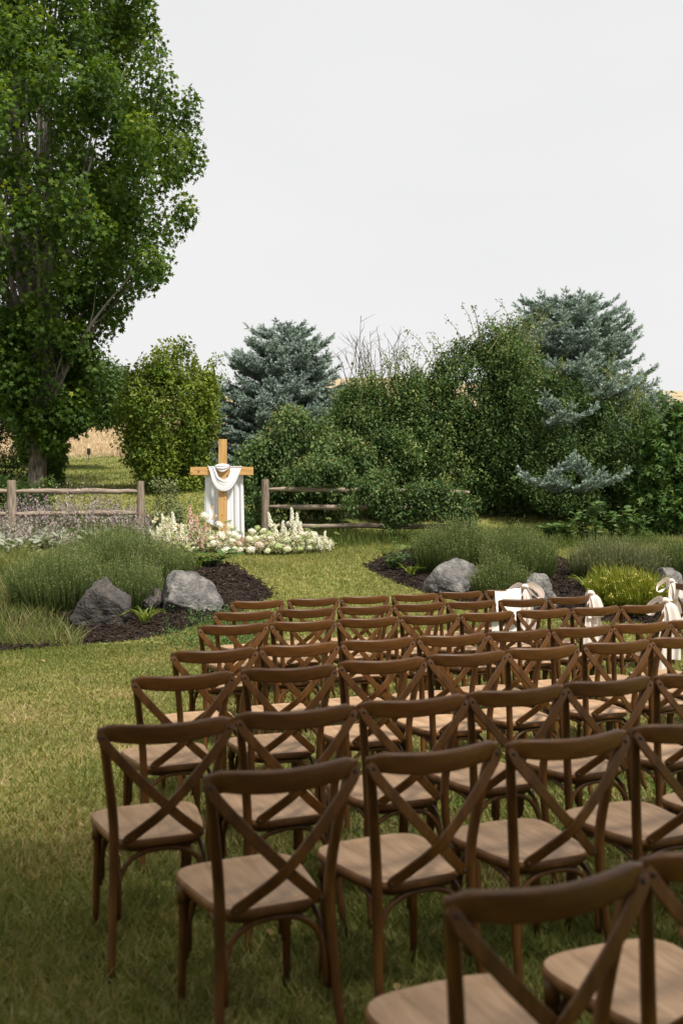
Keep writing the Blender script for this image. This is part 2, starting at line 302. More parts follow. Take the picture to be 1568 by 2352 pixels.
# ------------------------------------------------------------------ ground
ys = np.concatenate([np.arange(-40, -8, 4), np.arange(-8, 24, .25), np.arange(24, 60, 1), np.arange(60, 420, 6)])
xs = np.concatenate([-np.arange(14, 260, 6)[::-1], np.arange(-13.5, 13.6, .5), np.arange(14, 260, 6)])
XX, YY = np.meshgrid(xs, ys); Vg = np.stack([XX, YY, gz(XX, YY)], -1).reshape(-1, 3)
ni, nj = XX.shape; ii = (np.arange(ni-1)[:, None]*nj+np.arange(nj-1)[None]).ravel()
MB().add(Vg, np.stack([ii, ii+1, ii+nj+1, ii+nj], 1)).obj('ground', M['ground'], smooth=True, kind='structure')

def plan(pts): return [ground_at(x, y)[:2] for x, y in pts]
BED_L = plan([(-160, 1520), (0, 1498), (180, 1482), (300, 1472), (400, 1456), (470, 1432), (540, 1412), (632, 1368), (594, 1335), (540, 1302), (470, 1285), (380, 1285), (200, 1300), (0, 1310), (-160, 1310)])
BED_R = plan([(838, 1303), (880, 1325), (930, 1347), (1000, 1370), (1150, 1400), (1300, 1425), (1450, 1432), (1750, 1440), (1750, 1270), (1420, 1280), (1340, 1300), (1285, 1285), (1240, 1275), (1100, 1258), (960, 1262), (880, 1282)])
def bed(poly, name, nchips):
    P = np.array(poly); x0, y0 = P.min(0); x1, y1 = P.max(0); s = .06
    gx = np.arange(x0, x1+s, s); gy = np.arange(y0, y1+s, s); X, Y = np.meshgrid(gx, gy)
    c = np.stack([X[:-1, :-1].ravel()+s/2, Y[:-1, :-1].ravel()+s/2], 1); keep = in_poly(c, poly)
    Z = gz(X, Y)+.014+.012*np.sin(X*9)*np.sin(Y*11)
    nj = X.shape[1]; ii = (np.arange(X.shape[0]-1)[:, None]*nj+np.arange(nj-1)[None]).ravel()[keep]
    MB().add(np.stack([X, Y, Z], -1).reshape(-1, 3), np.stack([ii, ii+1, ii+nj+1, ii+nj], 1)).obj(name, M['mulch'], smooth=True, kind='structure')
    q = rng.uniform((x0-.1, y0-.1), (x1+.1, y1+.1), (nchips*3, 2)); q = q[in_poly(q+rng.normal(0, .05, q.shape), poly)][:nchips]; n = len(q)
    V0, F0 = box((0, 0, 0), (1, 1, 1)); F0 = F0[[0, 1, 2, 3, 5]]
    a = rng.uniform(0, 2*PI, n); D = np.stack([np.cos(a), np.sin(a), rng.normal(.0, .3, n)], 1)
    Nn = np.stack([rng.normal(0, .35, n), rng.normal(-.15, .35, n), np.ones(n)], 1)
    S = np.stack([rng.uniform(.010, .024, n), rng.uniform(.03, .11, n), rng.uniform(.005, .012, n)], 1)
    Pp = np.column_stack([q, gz(q[:, 0], q[:, 1])+.03+rng.uniform(0, .02, n)])
    mb = MB(); addleaves(mb, V0, F0, Pp, D, Nn, S, np.clip(rng.beta(1.6, 2.2, n), 0, 1)); mb.obj('mulch_chips', M['chip'], kind='stuff', label='dark brown shredded bark mulch covering the ' + ('left' if 'x' == name else 'planting') + ' bed')
bed(BED_L, 'mulch_bed', 9000); bed(BED_R, 'mulch_bed', 12000)

# ------------------------------------------------------------------ grass
def grass(name, P, L, W, mat, v, lean=.45, simple=False, kind='stuff', label=None, parent=None):
    n = len(P); a = rng.uniform(0, 2*PI, n)
    D = np.stack([np.cos(a)*lean*rng.uniform(.2, 1.4, n), np.sin(a)*lean*rng.uniform(.2, 1.4, n), np.ones(n)], 1)
    b = rng.uniform(0, 2*PI, n); Nn = np.stack([np.cos(b), np.sin(b), rng.uniform(0, .4, n)], 1)
    S = np.stack([W, L, L], 1); mb = MB()
    if simple: addleaves(mb, T_NEEDLE, F_TRI, P, D, Nn, S, v)
    else: addleaves(mb, T_BLADE, F_BLADE, P, D, Nn, S, v)
    return mb.obj(name, mat, parent, kind=kind, label=label)
def wedge(n, y0, y1, m=1.2, side=.365, bias=1.0):
    u = rng.random(n); y = y0+(y1-y0)*u**bias; hw = side*y+m
    x = rng.uniform(-1, 1, n)*hw; return np.stack([x, y], 1)
def offbeds(q): return q[~(in_poly(q+rng.normal(0, .06, q.shape), BED_L) | in_poly(q+rng.normal(0, .06, q.shape), BED_R))]
def on_ground(q, dz=0): return np.column_stack([q, gz(q[:, 0], q[:, 1])+dz])
def pnoise(q, s, k=0):
    x, y = q[:, 0]*s+k, q[:, 1]*s-k
    return (np.sin(x*1.3+y*.7+2*np.sin(y*.9))+np.sin(y*1.7-x*.6+1.5*np.sin(x*1.1))+np.sin((x+y)*2.3))/3
q = np.vstack([wedge(75000, 1.3, 5, .9), wedge(150000, 4.5, 12.6, 1.0), wedge(30000, 11.5, 14, 1.0)]); q = offbeds(q); n = len(q)
vv = np.clip(rng.beta(1.5, 1.5, n)*.70+.05+.16*pnoise(q, 1.6)+.12*pnoise(q, .55, 4)+.16*np.exp(-((q[:, 1]-7.5)/2.2)**2), 0, 1)  # last term pales the mid lawn blades, painting in its sunlit stretch
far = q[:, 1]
vv = np.clip(vv-.30*np.exp(-((q[:, 1]-10.4-.25*np.sin(q[:, 0]*1.7))/.45)**2)*(q[:, 0] < -.6)*rng.uniform(.5, 1, n), 0, 1)  # greener strip on the left: dappled shade band put into the blade colour
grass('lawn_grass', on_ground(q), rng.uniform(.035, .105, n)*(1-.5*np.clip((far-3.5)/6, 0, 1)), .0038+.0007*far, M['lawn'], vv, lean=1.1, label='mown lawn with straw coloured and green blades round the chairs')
q = offbeds(wedge(150000, 13, 22.2, 1.0, bias=.9)); n = len(q)
vv = np.clip(rng.beta(2, 2, n)*.6+.18*pnoise(q, 1.5)+.06, 0, 1)
grass('lawn_grass', on_ground(q), rng.uniform(.035, .08, n), np.full(n, .011), M['lawn'], vv, lean=.8, simple=True, label='grass ramp rising between the two planting beds')
q = wedge(60000, 22, 46, 2, bias=.9); n = len(q)
vv = np.clip(rng.beta(2, 2, n)*.32+.10*pnoise(q, .5), 0, .5)
grass('lawn_grass', on_ground(q), rng.uniform(.04, .09, n), np.full(n, .035), M['lawn'], vv, lean=.6, simple=True, label='sloping green lawn beyond the fence')
q = wedge(70000, 43.5, 85, 3, bias=1.1); n = len(q); q = q[q[:, 1]+1.5*pnoise(q, .4) > 44.5]; n = len(q)
grass('dry_grass', on_ground(q), rng.uniform(.12, .3, n), np.full(n, .045), M['golden'], rng.beta(2, 2, n), lean=.35, simple=True, label='tall golden dry grass on the hillside')

# ------------------------------------------------------------------ foliage generators
def lumps_in(ells, n, shell=.75):
    """points near the surface of a union of ellipsoids (cx,cy,cz,rx,ry,rz)"""
    E = np.array(ells, float); vol = (E[:, 3]*E[:, 4]*E[:, 5])**.67; k = rng.choice(len(E), n*3, p=vol/vol.sum())
    d = norm(rng.normal(size=(n*3, 3))); r = shell+(1-shell)*rng.random(n*3); r = np.where(rng.random(n*3) < .25, rng.random(n*3)**.5*shell, r)
    P = E[k, :3]+d*E[k, 3:]*r[:, None]
    depth = np.min(np.linalg.norm((P[:, None]-E[None, :, :3])/E[None, :, 3:], axis=2), axis=1)
    P = P[(depth > shell*.8) | (rng.random(len(P)) < .35)]
    P = P[P[:, 2] > gz(P[:, 0], P[:, 1])+.05]
    return P[:n]
def cloud(mb, C, rad, per, size, T, F, vmean=.45, vs=.18, up=.7, outw=.6, droop=.35, vtop=.2, vl=.15, sv=.5):
    C = np.asarray(C); n = len(C)*per; i = np.repeat(np.arange(len(C)), per)
    rad = np.broadcast_to(np.asarray(rad, float), (len(C), 3))
    d = norm(rng.normal(size=(n, 3))); r = rng.random(n)**.4
    P = C[i]+d*rad[i]*r[:, None]
    Nn = norm(outw*d+np.array([0, 0, up])+.55*rng.normal(size=(n, 3)))
    D = norm(.7*rng.normal(size=(n, 3))+.5*d-np.array([0, 0, droop]))
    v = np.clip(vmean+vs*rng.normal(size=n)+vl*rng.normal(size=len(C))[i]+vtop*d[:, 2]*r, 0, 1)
    ok = P[:, 2] > gz(P[:, 0], P[:, 1])+.02
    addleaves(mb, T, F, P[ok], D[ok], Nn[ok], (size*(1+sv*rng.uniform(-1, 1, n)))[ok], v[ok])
def ell(x, y, rx, ry, Y, d=1.0): c = at(x, y, Y); return (*c, px(rx, Y), px(rx, Y)*d, px(ry, Y))
def stems(mb, base, tips, r0, wob=.08, k=5):
    for t in tips:
        b = np.array(base)+np.array([rng.normal(0, r0*2), rng.normal(0, r0*2), -.1]); t = np.array(t)
        m1 = b+(t-b)*.35+rng.normal(0, wob, 3)+np.array([0, 0, .12*np.linalg.norm(t-b)]); m2 = b+(t-b)*.7+rng.normal(0, wob, 3)+np.array([0, 0, .06*np.linalg.norm(t-b)])
        V, F = tube([b, m1, m2, t], [r0, r0*.75, r0*.5, r0*.2], k, 4); mb.add(V, F)

# ------------------------------------------------------------------ maple
def build_maple():
    Y0 = 26.0; bx = px(87-784, Y0); base = np.array([bx, Y0, gz(bx, Y0)]); ax = px(95-784, Y0)
    prof = np.array([(-420, 60), (-330, 150), (-200, 235), (-60, 300), (50, 335), (150, 335), (230, 375), (320, 420), (430, 412), (560, 368), (650, 300), (760, 225), (850, 185), (920, 150), (985, 108), (1012, 55)], float)
    root = thing('maple_tree', base, 'tall green maple tree with a furrowed trunk and upswept limbs beyond the left fence', 'tree')
    mb = MB(); zt = EYE+(1185-975)*Y0/FOC
    tr = [base+(0, 0, -.3), base+(0, 0, .1), base+(.0, 0, .8), np.array([bx+.02, Y0, zt]), np.array([bx-.1, Y0, zt+1.2])]
    V, F = tube(np.array(tr)-base, [.36, .27, .22, .25, .2], 14, 5); 
    V = V+np.stack([.02*np.sin(V[:, 2]*9+V[:, 0]*30), .02*np.cos(V[:, 2]*8+V[:, 1]*30), 0*V[:, 2]], 1)
    mb.add(V, F); mb.obj('trunk', M['bark'], root, smooth=True)
    # lumps
    C = []; R_ = []; leader = []
    ybins = np.linspace(-400, 1000, 34)
    for yb in ybins:
        rp = np.interp(yb, prof[:, 0], prof[:, 1]); r = px(rp*.925, Y0); n = int(max(14, 5+15*rp/392))
        for k in range(n):
            a = rng.uniform(0, 2*PI); lr = rng.uniform(.38, .66)*(.75 if rp < 170 else 1); f = math.sqrt(rng.uniform(.12, 1)); rr = max(0, r*rng.uniform(.9, 1.08)-lr*.7)*f
            yy = yb+rng.uniform(-28, 28)
            C.append((ax+rr*math.cos(a), Y0+rr*math.sin(a), EYE+(1185-yy)*Y0/FOC)); R_.append((lr, lr, lr*rng.uniform(1.1, 1.5)))
    C = np.array(C); R_ = np.array(R_)
    mb = MB(); cloud(mb, C-base+(0, 0, 0), R_, 122, .145, T_MAPLE, F_MAPLE, vmean=.36, vs=.16, vtop=.26, vl=.10, up=.55, droop=.45) if False else None
    n = len(C)*200; i = np.repeat(np.arange(len(C)), 200); d = norm(rng.normal(size=(n, 3))); r = rng.random(n)**.38
    P = C[i]+d*R_[i]*r[:, None]; Nn = norm(.5*d+np.array([0, 0, .6])+.5*rng.normal(size=(n, 3))); D = norm(.7*rng.normal(size=(n, 3))+.5*d-np.array([0, 0, .45]))
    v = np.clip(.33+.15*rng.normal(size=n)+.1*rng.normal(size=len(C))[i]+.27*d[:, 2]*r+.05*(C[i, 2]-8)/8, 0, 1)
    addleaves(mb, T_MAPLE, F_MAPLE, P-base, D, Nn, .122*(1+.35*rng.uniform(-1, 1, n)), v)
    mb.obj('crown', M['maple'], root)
    mb = MB(); o = np.array([bx, Y0, zt-.35])
    for k in range(52):
        t = C[rng.integers(len(C))]+(0, 0, .3); t = np.array(t)
        if t[2] < zt+1: continue
        h = t[2]-o[2]; m1 = o+np.array([(t[0]-o[0])*.16, (t[1]-o[1])*.16, h*.24])+rng.normal(0, .08, 3); m2 = o+np.array([(t[0]-o[0])*.55, (t[1]-o[1])*.55, h*.62])+rng.normal(0, .12, 3)
        r0 = rng.uniform(.028, .085)*(1 if h > 4 else .6)
        V, F = tube(np.array([o+rng.normal(0, .05, 3), m1, m2, t])-base, [r0*1.2, r0, r0*.6, r0*.15], 7, 6); mb.add(V, F)
        for b in range(5):
            s = m1+(m2-m1)*rng.random(); e = s+np.array([rng.normal(0, .25)+(s[0]-ax)*.12, rng.normal(0, .25)+(s[1]-Y0)*.12, rng.uniform(.7, 1.6)])
            V, F = tube(np.array([s, (s+e)/2+rng.normal(0, .06, 3), e])-base, [r0*.4, r0*.25, r0*.08], 5, 3); mb.add(V, F)
    mb.obj('limbs', M['limb'], root, smooth=True)
build_maple()

# ------------------------------------------------------------------ other trees and shrubs
def shrub(name, ells, nl, lr, per, size, mat, label, cat, T=T_OVAL, F=F_OVAL, vmean=.45, stem_r=.02, nst=9, bark='darkbark', group=None, shell=.72, vert=1.1, base=None, crown='crown', bumps=14, **kw):
    E = np.array(ells); c = E[:, :3].mean(0)
    ex = []
    for k in range(bumps):
        q = E[rng.integers(len(E))]; d = norm(rng.normal(size=3)); f = rng.uniform(.22, .42); m_ = min(q[3], q[5])
        ex.append((*(q[:3]+d*q[3:]*.95), m_*f, min(m_*f, q[4]), m_*f*rng.uniform(1, 1.6)))
    if ex: E = np.vstack([E, ex])
    ells = E
    if base is None: base = np.array([c[0], c[1], gz(c[0], c[1])])
    root = thing(name, base, label, cat, group)
    C = lumps_in(ells, nl, shell); lr_ = lr*rng.uniform(.7, 1.3, len(C)); R_ = np.stack([lr_, lr_, lr_*vert], 1)
    mb = MB(); 
    # leaves are placed in world space then shifted under the root
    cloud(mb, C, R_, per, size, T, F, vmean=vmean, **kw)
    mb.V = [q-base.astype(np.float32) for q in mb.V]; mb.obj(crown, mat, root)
    if nst:
        mb = MB(); stems(mb, base, C[rng.choice(len(C), nst)], stem_r); mb.V = [q-base.astype(np.float32) for q in mb.V]; mb.obj('stems', M[bark], root, smooth=True)
    return root, C, base
Y = 27.0
E = [ell(390, 960, 108, 130, Y), ell(405, 1065, 92, 88, Y), ell(345, 900, 50, 85, Y), ell(400, 860, 45, 80, Y), ell(455, 930, 42, 90, Y), ell(340, 1000, 58, 80, Y)]
root, C, b = shrub('hazel_tree', E, 420, .30, 85, .10, M['hazel'], 'bushy yellow green leafy tree growing behind the wooden cross', 'tree', vmean=.45, vtop=.25, stem_r=.035, nst=16, bumps=7)
mb = MB()
for k in range(26):
    x = rng.uniform(275, 490); y0 = 850+ .0022*(x-385)**2*2; h = rng.uniform(25, 60); p0 = at(x, y0+60, Y+rng.normal(0, .4)); p1 = p0+(rng.normal(0, .08), 0, px(h+60, Y))
    s = np.linspace(0, 1, 26)[:, None]; P = p0+(p1-p0)*s
    P = np.repeat(P, 3, 0); n = len(P); D = norm(rng.normal(size=(n, 3))+(0, 0, .4)); addleaves(mb, T_OVAL, F_OVAL, P-b, D, norm(rng.normal(size=(n, 3))+(0, 0, .5)), rng.uniform(.07, .12, n), rng.uniform(.35, .95, n))
mb.obj('shoots', M['hazel'], root)
Y = 40.0
E = [ell(497, 870, 16, 50, Y), ell(480, 920, 30, 60, Y), ell(505, 900, 14, 40, Y)]
shrub('poplar_tree', E, 60, .3, 60, .12, M['hazel'], 'slim upright green tree far behind the blue spruce', 'tree', vmean=.3, nst=3, stem_r=.05)
Y = 37.0
E = [ell(225, 900, 70, 60, Y), ell(165, 900, 70, 70, Y), ell(255, 930, 40, 45, Y), ell(110, 930, 60, 60, Y), ell(240, 860, 40, 35, Y)]
ab = np.array([px(132-784, Y), Y, gz(px(132-784, Y), Y)])
root, C, b = shrub('apple_tree', E, 330, .42, 80, .13, M['apple'], 'spreading tree with a dark bent limb on the hillside between maple and hazel', 'tree', nst=0, base=ab, vmean=.4)
mb = MB()
for pts, r in (([(132, 1045), (134, 1010), (140, 985), (128, 950), (120, 915)], .16), ([(138, 1000), (155, 1000), (178, 992), (192, 970), (215, 950), (240, 930)], .12), ([(136, 1000), (150, 980), (160, 950), (175, 915)], .09), ([(186, 985), (210, 965), (235, 955)], .05)):
    P = np.array([at(x, y, Y) for x, y in pts])-b; V, F = tube(P, np.linspace(r, r*.4, len(P)), 8, 5); mb.add(V, F)
mb.obj('trunk', M['darkbark'], root, smooth=True)
Y = 28.5
shrub('dark_shrub', [ell(10, 1040, 60, 90, Y), ell(-60, 1030, 60, 110, Y), ell(45, 1090, 35, 45, Y)], 130, .28, 75, .08, M['darkshrub'], 'dark green shrub left of the maple trunk', 'shrub', vmean=.3)
shrub('leafy_shrub', [ell(120, 1045, 24, 50, 27.5), ell(112, 1085, 26, 40, 27.5), ell(132, 1025, 14, 24, 27.5)], 90, .22, 75, .09, M['apple'], 'bright green shrub directly right of the maple trunk', 'shrub', vmean=.5, bumps=5)
shrub('low_shrub', [ell(60, 1160, 45, 45, 23.2), ell(110, 1135, 30, 25, 23.5), ell(20, 1150, 45, 40, 23.0)], 70, .16, 70, .075, M['darkshrub'], 'low leafy shrub at the foot of the maple behind the rails', 'shrub', vmean=.42, stem_r=.01)
shrub('grey_shrub', [ell(378, 1165, 30, 55, 21.3), ell(372, 1130, 16, 35, 21.3), ell(395, 1190, 28, 35, 21.0)], 55, .12, 60, .055, M['sage'], 'small grey green shrub between the left fence and the flowers', 'shrub', vmean=.35, stem_r=.008, vert=1.6)
Y = 22.0
E = [ell(690, 1060, 120, 110, Y, .8), ell(640, 1100, 90, 110, Y, .8), ell(760, 1090, 85, 100, Y, .8), ell(595, 1110, 45, 110, Y, .7), ell(675, 990, 60, 50, Y, .8)]
shrub('dogwood_shrub', E, 360, .24, 85, .085, M['dogwood'], 'rounded pale green shrub spilling over the right hand fence beside the cross', 'shrub', vmean=.45, vtop=.3, stem_r=.015, nst=18, droop=.6)
Y = 19.95
shrub('hedge_runners', [ell(735, 1085, 105, 34, 20.5, .5), ell(860, 1105, 70, 34, 20.2, .4), ell(1000, 1135, 70, 30, Y, .3), ell(905, 1165, 60, 34, Y, .3), ell(975, 1160, 95, 50, Y, .25), ell(880, 1128, 50, 22, Y, .3), ell(1050, 1175, 60, 50, Y, .3), ell(800, 1160, 22, 40, Y, .3), ell(585, 1150, 24, 60, 21.0, .3), ell(905, 1195, 40, 18, Y, .3)], 300, .15, 60, .064, M['dogwood'], 'leafy runners of the hedge hanging over the right fence rails', 'shrub', vmean=.38, vtop=.25, nst=0, shell=.3)
def canes(root, base, spots, Y, n, mat_leaf, lmin=.5, lmax=1.0, bare=False, spread=.6, parentname='canes'):
    mb = MB(); lf = MB()
    for k in range(n):
        x, y = spots[rng.integers(len(spots))]; p = at(x+rng.normal(0, 18), y+rng.normal(0, 10), Y+rng.normal(0, .3)); Lc = rng.uniform(lmin, lmax)
        d = np.array([rng.normal(0, spread), rng.normal(-.15, .3), 1]); d = norm(d); e = p+d*Lc+np.array([d[0]*.2, -.1, -.12*Lc]); m_ = p+d*Lc*.55
        P = catmull([p-d*.5, p, m_, e], 5); V, F = tube(P-base, np.linspace(.010, .0035, len(P)), 4); mb.add(V, F)
        if not bare:
            nn = int(26*Lc/.7); s = P[rng.integers(len(P)//3, len(P), nn)]+rng.normal(0, .035, (nn, 3))
            addleaves(lf, T_OVAL, F_OVAL, s-base, norm(rng.normal(size=(nn, 3))-(0, 0, .2)), norm(rng.normal(size=(nn, 3))+(0, 0, .8)), rng.uniform(.045, .08, nn), rng.uniform(.35, 1, nn))
        else:
            for b in range(4):
                s = P[rng.integers(4, len(P)-2)]; e2 = s+np.array([rng.normal(0, .16), rng.normal(0, .1), rng.uniform(.1, .3)]); V, F = tube(np.array([s, (s+e2)/2+rng.normal(0, .02, 3), e2])-base, [.005, .004, .002], 4, 2); mb.add(V, F)
    mb.obj('canes', M['twig'] if bare else M['cane'], root)
    if not bare: lf.obj('cane_leaves', mat_leaf, root)
Y = 23.3
E = [ell(860, 985, 80, 120, Y, .8), ell(800, 1030, 70, 130, Y, .8), ell(900, 1090, 110, 120, Y, .8), ell(930, 960, 60, 110, Y, .8), ell(850, 990, 110, 110, 24.3, .4), ell(960, 990, 90, 120, 24.6, .4)]
root, C, b = shrub('rose_shrub', E, 860, .24, 90, .068, M['rose_leaf'], 'olive green wild rose shrub between the pale shrub and the tall briar', 'shrub', vmean=.42, vtop=.3, nst=20, stem_r=.015, droop=.2)
canes(root, b, [(790, 950), (830, 890), (870, 870), (910, 860), (940, 850)], Y, 26, M['rose_leaf'], .4, .8)
root2 = thing('bare_shrub', at(850, 900, 24.2)*np.array([1, 1, 0])+np.array([0, 0, gz(at(850, 900, 24.2)[0], 24.2)]), 'half bare grey twiggy shrub rising behind the olive rose shrub', 'shrub')
b2 = np.array(root2.location); canes(root2, b2, [(800, 860), (825, 840), (850, 850), (880, 840), (900, 850), (770, 900)], 24.2, 34, None, .5, 1.1, bare=True, spread=.25)
mb = MB(); tips = [at(rng.uniform(790, 900), rng.uniform(850, 930), 24.2) for _ in range(16)]; stems(mb, b2, tips, .018); mb.V = [q-b2.astype(np.float32) for q in mb.V]; mb.obj('stems', M['twig'], root2)
Y = 23.6
E = [ell(1000, 950, 80, 120, Y, .8), ell(1085, 905, 105, 125, Y, .8), ell(1165, 860, 75, 120, Y, .8), ell(1050, 1060, 140, 150, Y, .8), ell(1150, 1020, 100, 170, Y, .8)]
root, C, b = shrub('briar_shrub', E, 900, .24, 90, .068, M['rose_leaf'], 'tall arching green briar at the centre of the hedge', 'shrub', vmean=.42, vtop=.3, nst=26, stem_r=.018, droop=.2, bumps=8)
canes(root, b, [(975, 830), (1010, 830), (1060, 790), (1110, 770), (1150, 785), (1190, 775), (1205, 770)], Y, 44, M['rose_leaf'], .4, 1.0)
Y = 22.9
E = [ell(1280, 1010, 140, 150, Y, .7), ell(1210, 960, 90, 150, Y, .7), ell(1400, 1020, 100, 130, Y, .7), ell(1320, 1110, 170, 80, Y, .7), ell(1450, 1090, 60, 120, Y, .7)]
root, C, b = shrub('climbing_rose_shrub', E, 840, .24, 90, .066, M['rose_leaf'], 'dark green rambling rose climbing over the lower half of the right blue spruce', 'shrub', vmean=.36, vtop=.28, nst=24, stem_r=.018, droop=.2)
canes(root, b, [(1200, 860), (1260, 870), (1330, 900), (1400, 890), (1450, 920), (1480, 960)], Y, 40, M['rose_leaf'], .4, .9)
Y = 21.8
E = [ell(1535, 1040, 55, 120, Y, .8), ell(1560, 1150, 75, 90, Y, .8), ell(1500, 1150, 45, 80, Y, .8), ell(1640, 1080, 80, 150, Y, .8)]
shrub('fingerleaf_shrub', E, 420, .2, 28, .14, M['palm_leaf'], 'bright shrub with finger shaped leaves at the right end of the hedge', 'shrub', T=np.array([[0, 0, 0], [.45, .25, 0], [.1, .35, .02], [.28, .85, -.05], [0, .5, .02], [-.05, 1, -.08], [-.28, .8, -.05], [-.1, .35, .02], [-.45, .25, 0]]), F=np.array([[0, 1, 2], [2, 3, 4], [4, 5, 6], [7, 8, 0], [0, 2, 4], [0, 4, 7], [4, 6, 7]]), vmean=.45, nst=16, stem_r=.012)

def spruce(x, y_apex, Y, prof, label, nwh, seed_v=.5, boughs=()):
    bx = px(x-784, Y); base = np.array([bx, Y, gz(bx, Y)]); zt = EYE+(1185-y_apex)*Y/FOC
    root = thing('blue_spruce', base, label, 'tree')
    mb = MB(); V, F = tube([(0, 0, -.2), (0, 0, (zt-base[2])*.5), (0, 0, zt-base[2]-.3)], [.14, .08, .015], 8, 3); mb.add(V, F); mb.obj('trunk', M['darkbark'], root, smooth=True)
    A = []; B = []; wood = MB()
    prof = np.array(prof, float)
    def branch(p, d, Lb):
        d = norm(np.array(d)); n = max(4, int(Lb/.10)); side = norm(np.cross(d, (0, 0, 1)))
        t = np.linspace(0.0, 1, n); P = p+d*Lb*t[:, None]+np.array([0, 0, 1])*(Lb*(.22*t**2.2-.12*t))[:, None]
        V, F = tube(P-base, np.linspace(.022, .005, n), 5); wood.add(V, F)
        A.append(P[-1]); B.append(P[-1]+d*.12+np.array([0, 0, .10]))
        for k in range(1, n):
            for s in (-1, 1):
                l = (.20+.5*Lb*(1-t[k])*.5)*rng.uniform(.7, 1.2); l = min(l, .6)
                e = P[k]+(d*.75+side*s*.75+np.array([0, 0, rng.uniform(-.1, .35)]))*l*.8
                A.append(P[k]); B.append(e)
                if l > .25:
                    for f in (.35, .6, .85):
                        m_ = P[k]+(e-P[k])*f
                        for s2 in (-1, 1): A.append(m_); B.append(m_+(d*.8+side*s2*.6+np.array([0, 0, rng.uniform(-.1, .35)]))*l*.35)
            if rng.random() < .6: A.append(P[k]); B.append(P[k]+np.array([rng.normal(0, .04), rng.normal(0, .04), .13])+d*.08)
    for w_ in range(nwh):
        f = (w_+.5)/nwh; yy = y_apex+(prof[-1, 0]-y_apex)*f**1.0; r = px(np.interp(yy, prof[:, 0], prof[:, 1]), Y)
        z = EYE+(1185-yy)*Y/FOC; nb = 9 if f < .2 else 17
        for k in range(nb):
            a = 2*PI*(k+rng.random()*.7)/nb+w_*1.1; 
            if math.sin(a) > .6: continue
            branch(np.array([bx, Y, z-.15*r+rng.normal(0, .08)]), (math.cos(a), math.sin(a), .28 if f < .35 else .08), r*rng.uniform(.8, 1.12))
    for (xx, yy, YY, sx) in boughs:
        p = at(xx, yy, YY); branch(p+np.array([-.3*sx, .9, -.2]), (.35*sx, -.9, .3), 1.05); branch(p+np.array([.0, .7, -.1]), (.9*sx, -.5, .35), .8); branch(p+np.array([.0, .7, .1]), (-.5*sx, -.6, .45), .7)
    branch(np.array([bx, Y, zt-.5]), (.05, -.05, 1), .4)
    A = np.array(A); B = np.array(B); per = 26; i = np.repeat(np.arange(len(A)), per); n = len(i); t = rng.random(n)
    ax = B-A; P = A[i]+ax[i]*t[:, None]; ad = norm(ax)[i]; rad = rng.normal(size=(n, 3)); rad = norm(rad-ad*np.sum(rad*ad, 1)[:, None])
    D = norm(ad*.75+rad*.8+np.array([0, 0, .15])); S = np.stack([rng.uniform(.014, .022, n), rng.uniform(.05, .08, n), np.ones(n)], 1)
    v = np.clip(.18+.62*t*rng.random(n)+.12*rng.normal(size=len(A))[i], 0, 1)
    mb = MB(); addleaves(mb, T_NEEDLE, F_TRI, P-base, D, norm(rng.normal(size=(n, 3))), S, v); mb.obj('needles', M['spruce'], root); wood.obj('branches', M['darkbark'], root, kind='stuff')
spruce(650, 758, 29.5, [(758, 35), (778, 72), (805, 100), (850, 122), (900, 136), (960, 158), (1010, 180), (1060, 200), (1110, 215)], 'blue grey spruce standing behind the wooden cross', 23)
spruce(1300, 698, 26.3, [(698, 60), (720, 100), (760, 135), (830, 155), (900, 190), (1000, 225), (1100, 250)], 'large blue grey spruce rising out of the rose hedge on the right', 25, boughs=((1275, 1110, 21.0, -1), (1372, 1112, 20.9, 1), (1300, 960, 21.6, 1), (1400, 900, 22.0, 1), (1340, 850, 22.4, -1)))
spruce(1512, 905, 27.5, [(905, 8), (930, 30), (980, 70), (1060, 90)], 'small blue grey spruce top peeping out at the far right of the hedge', 8)

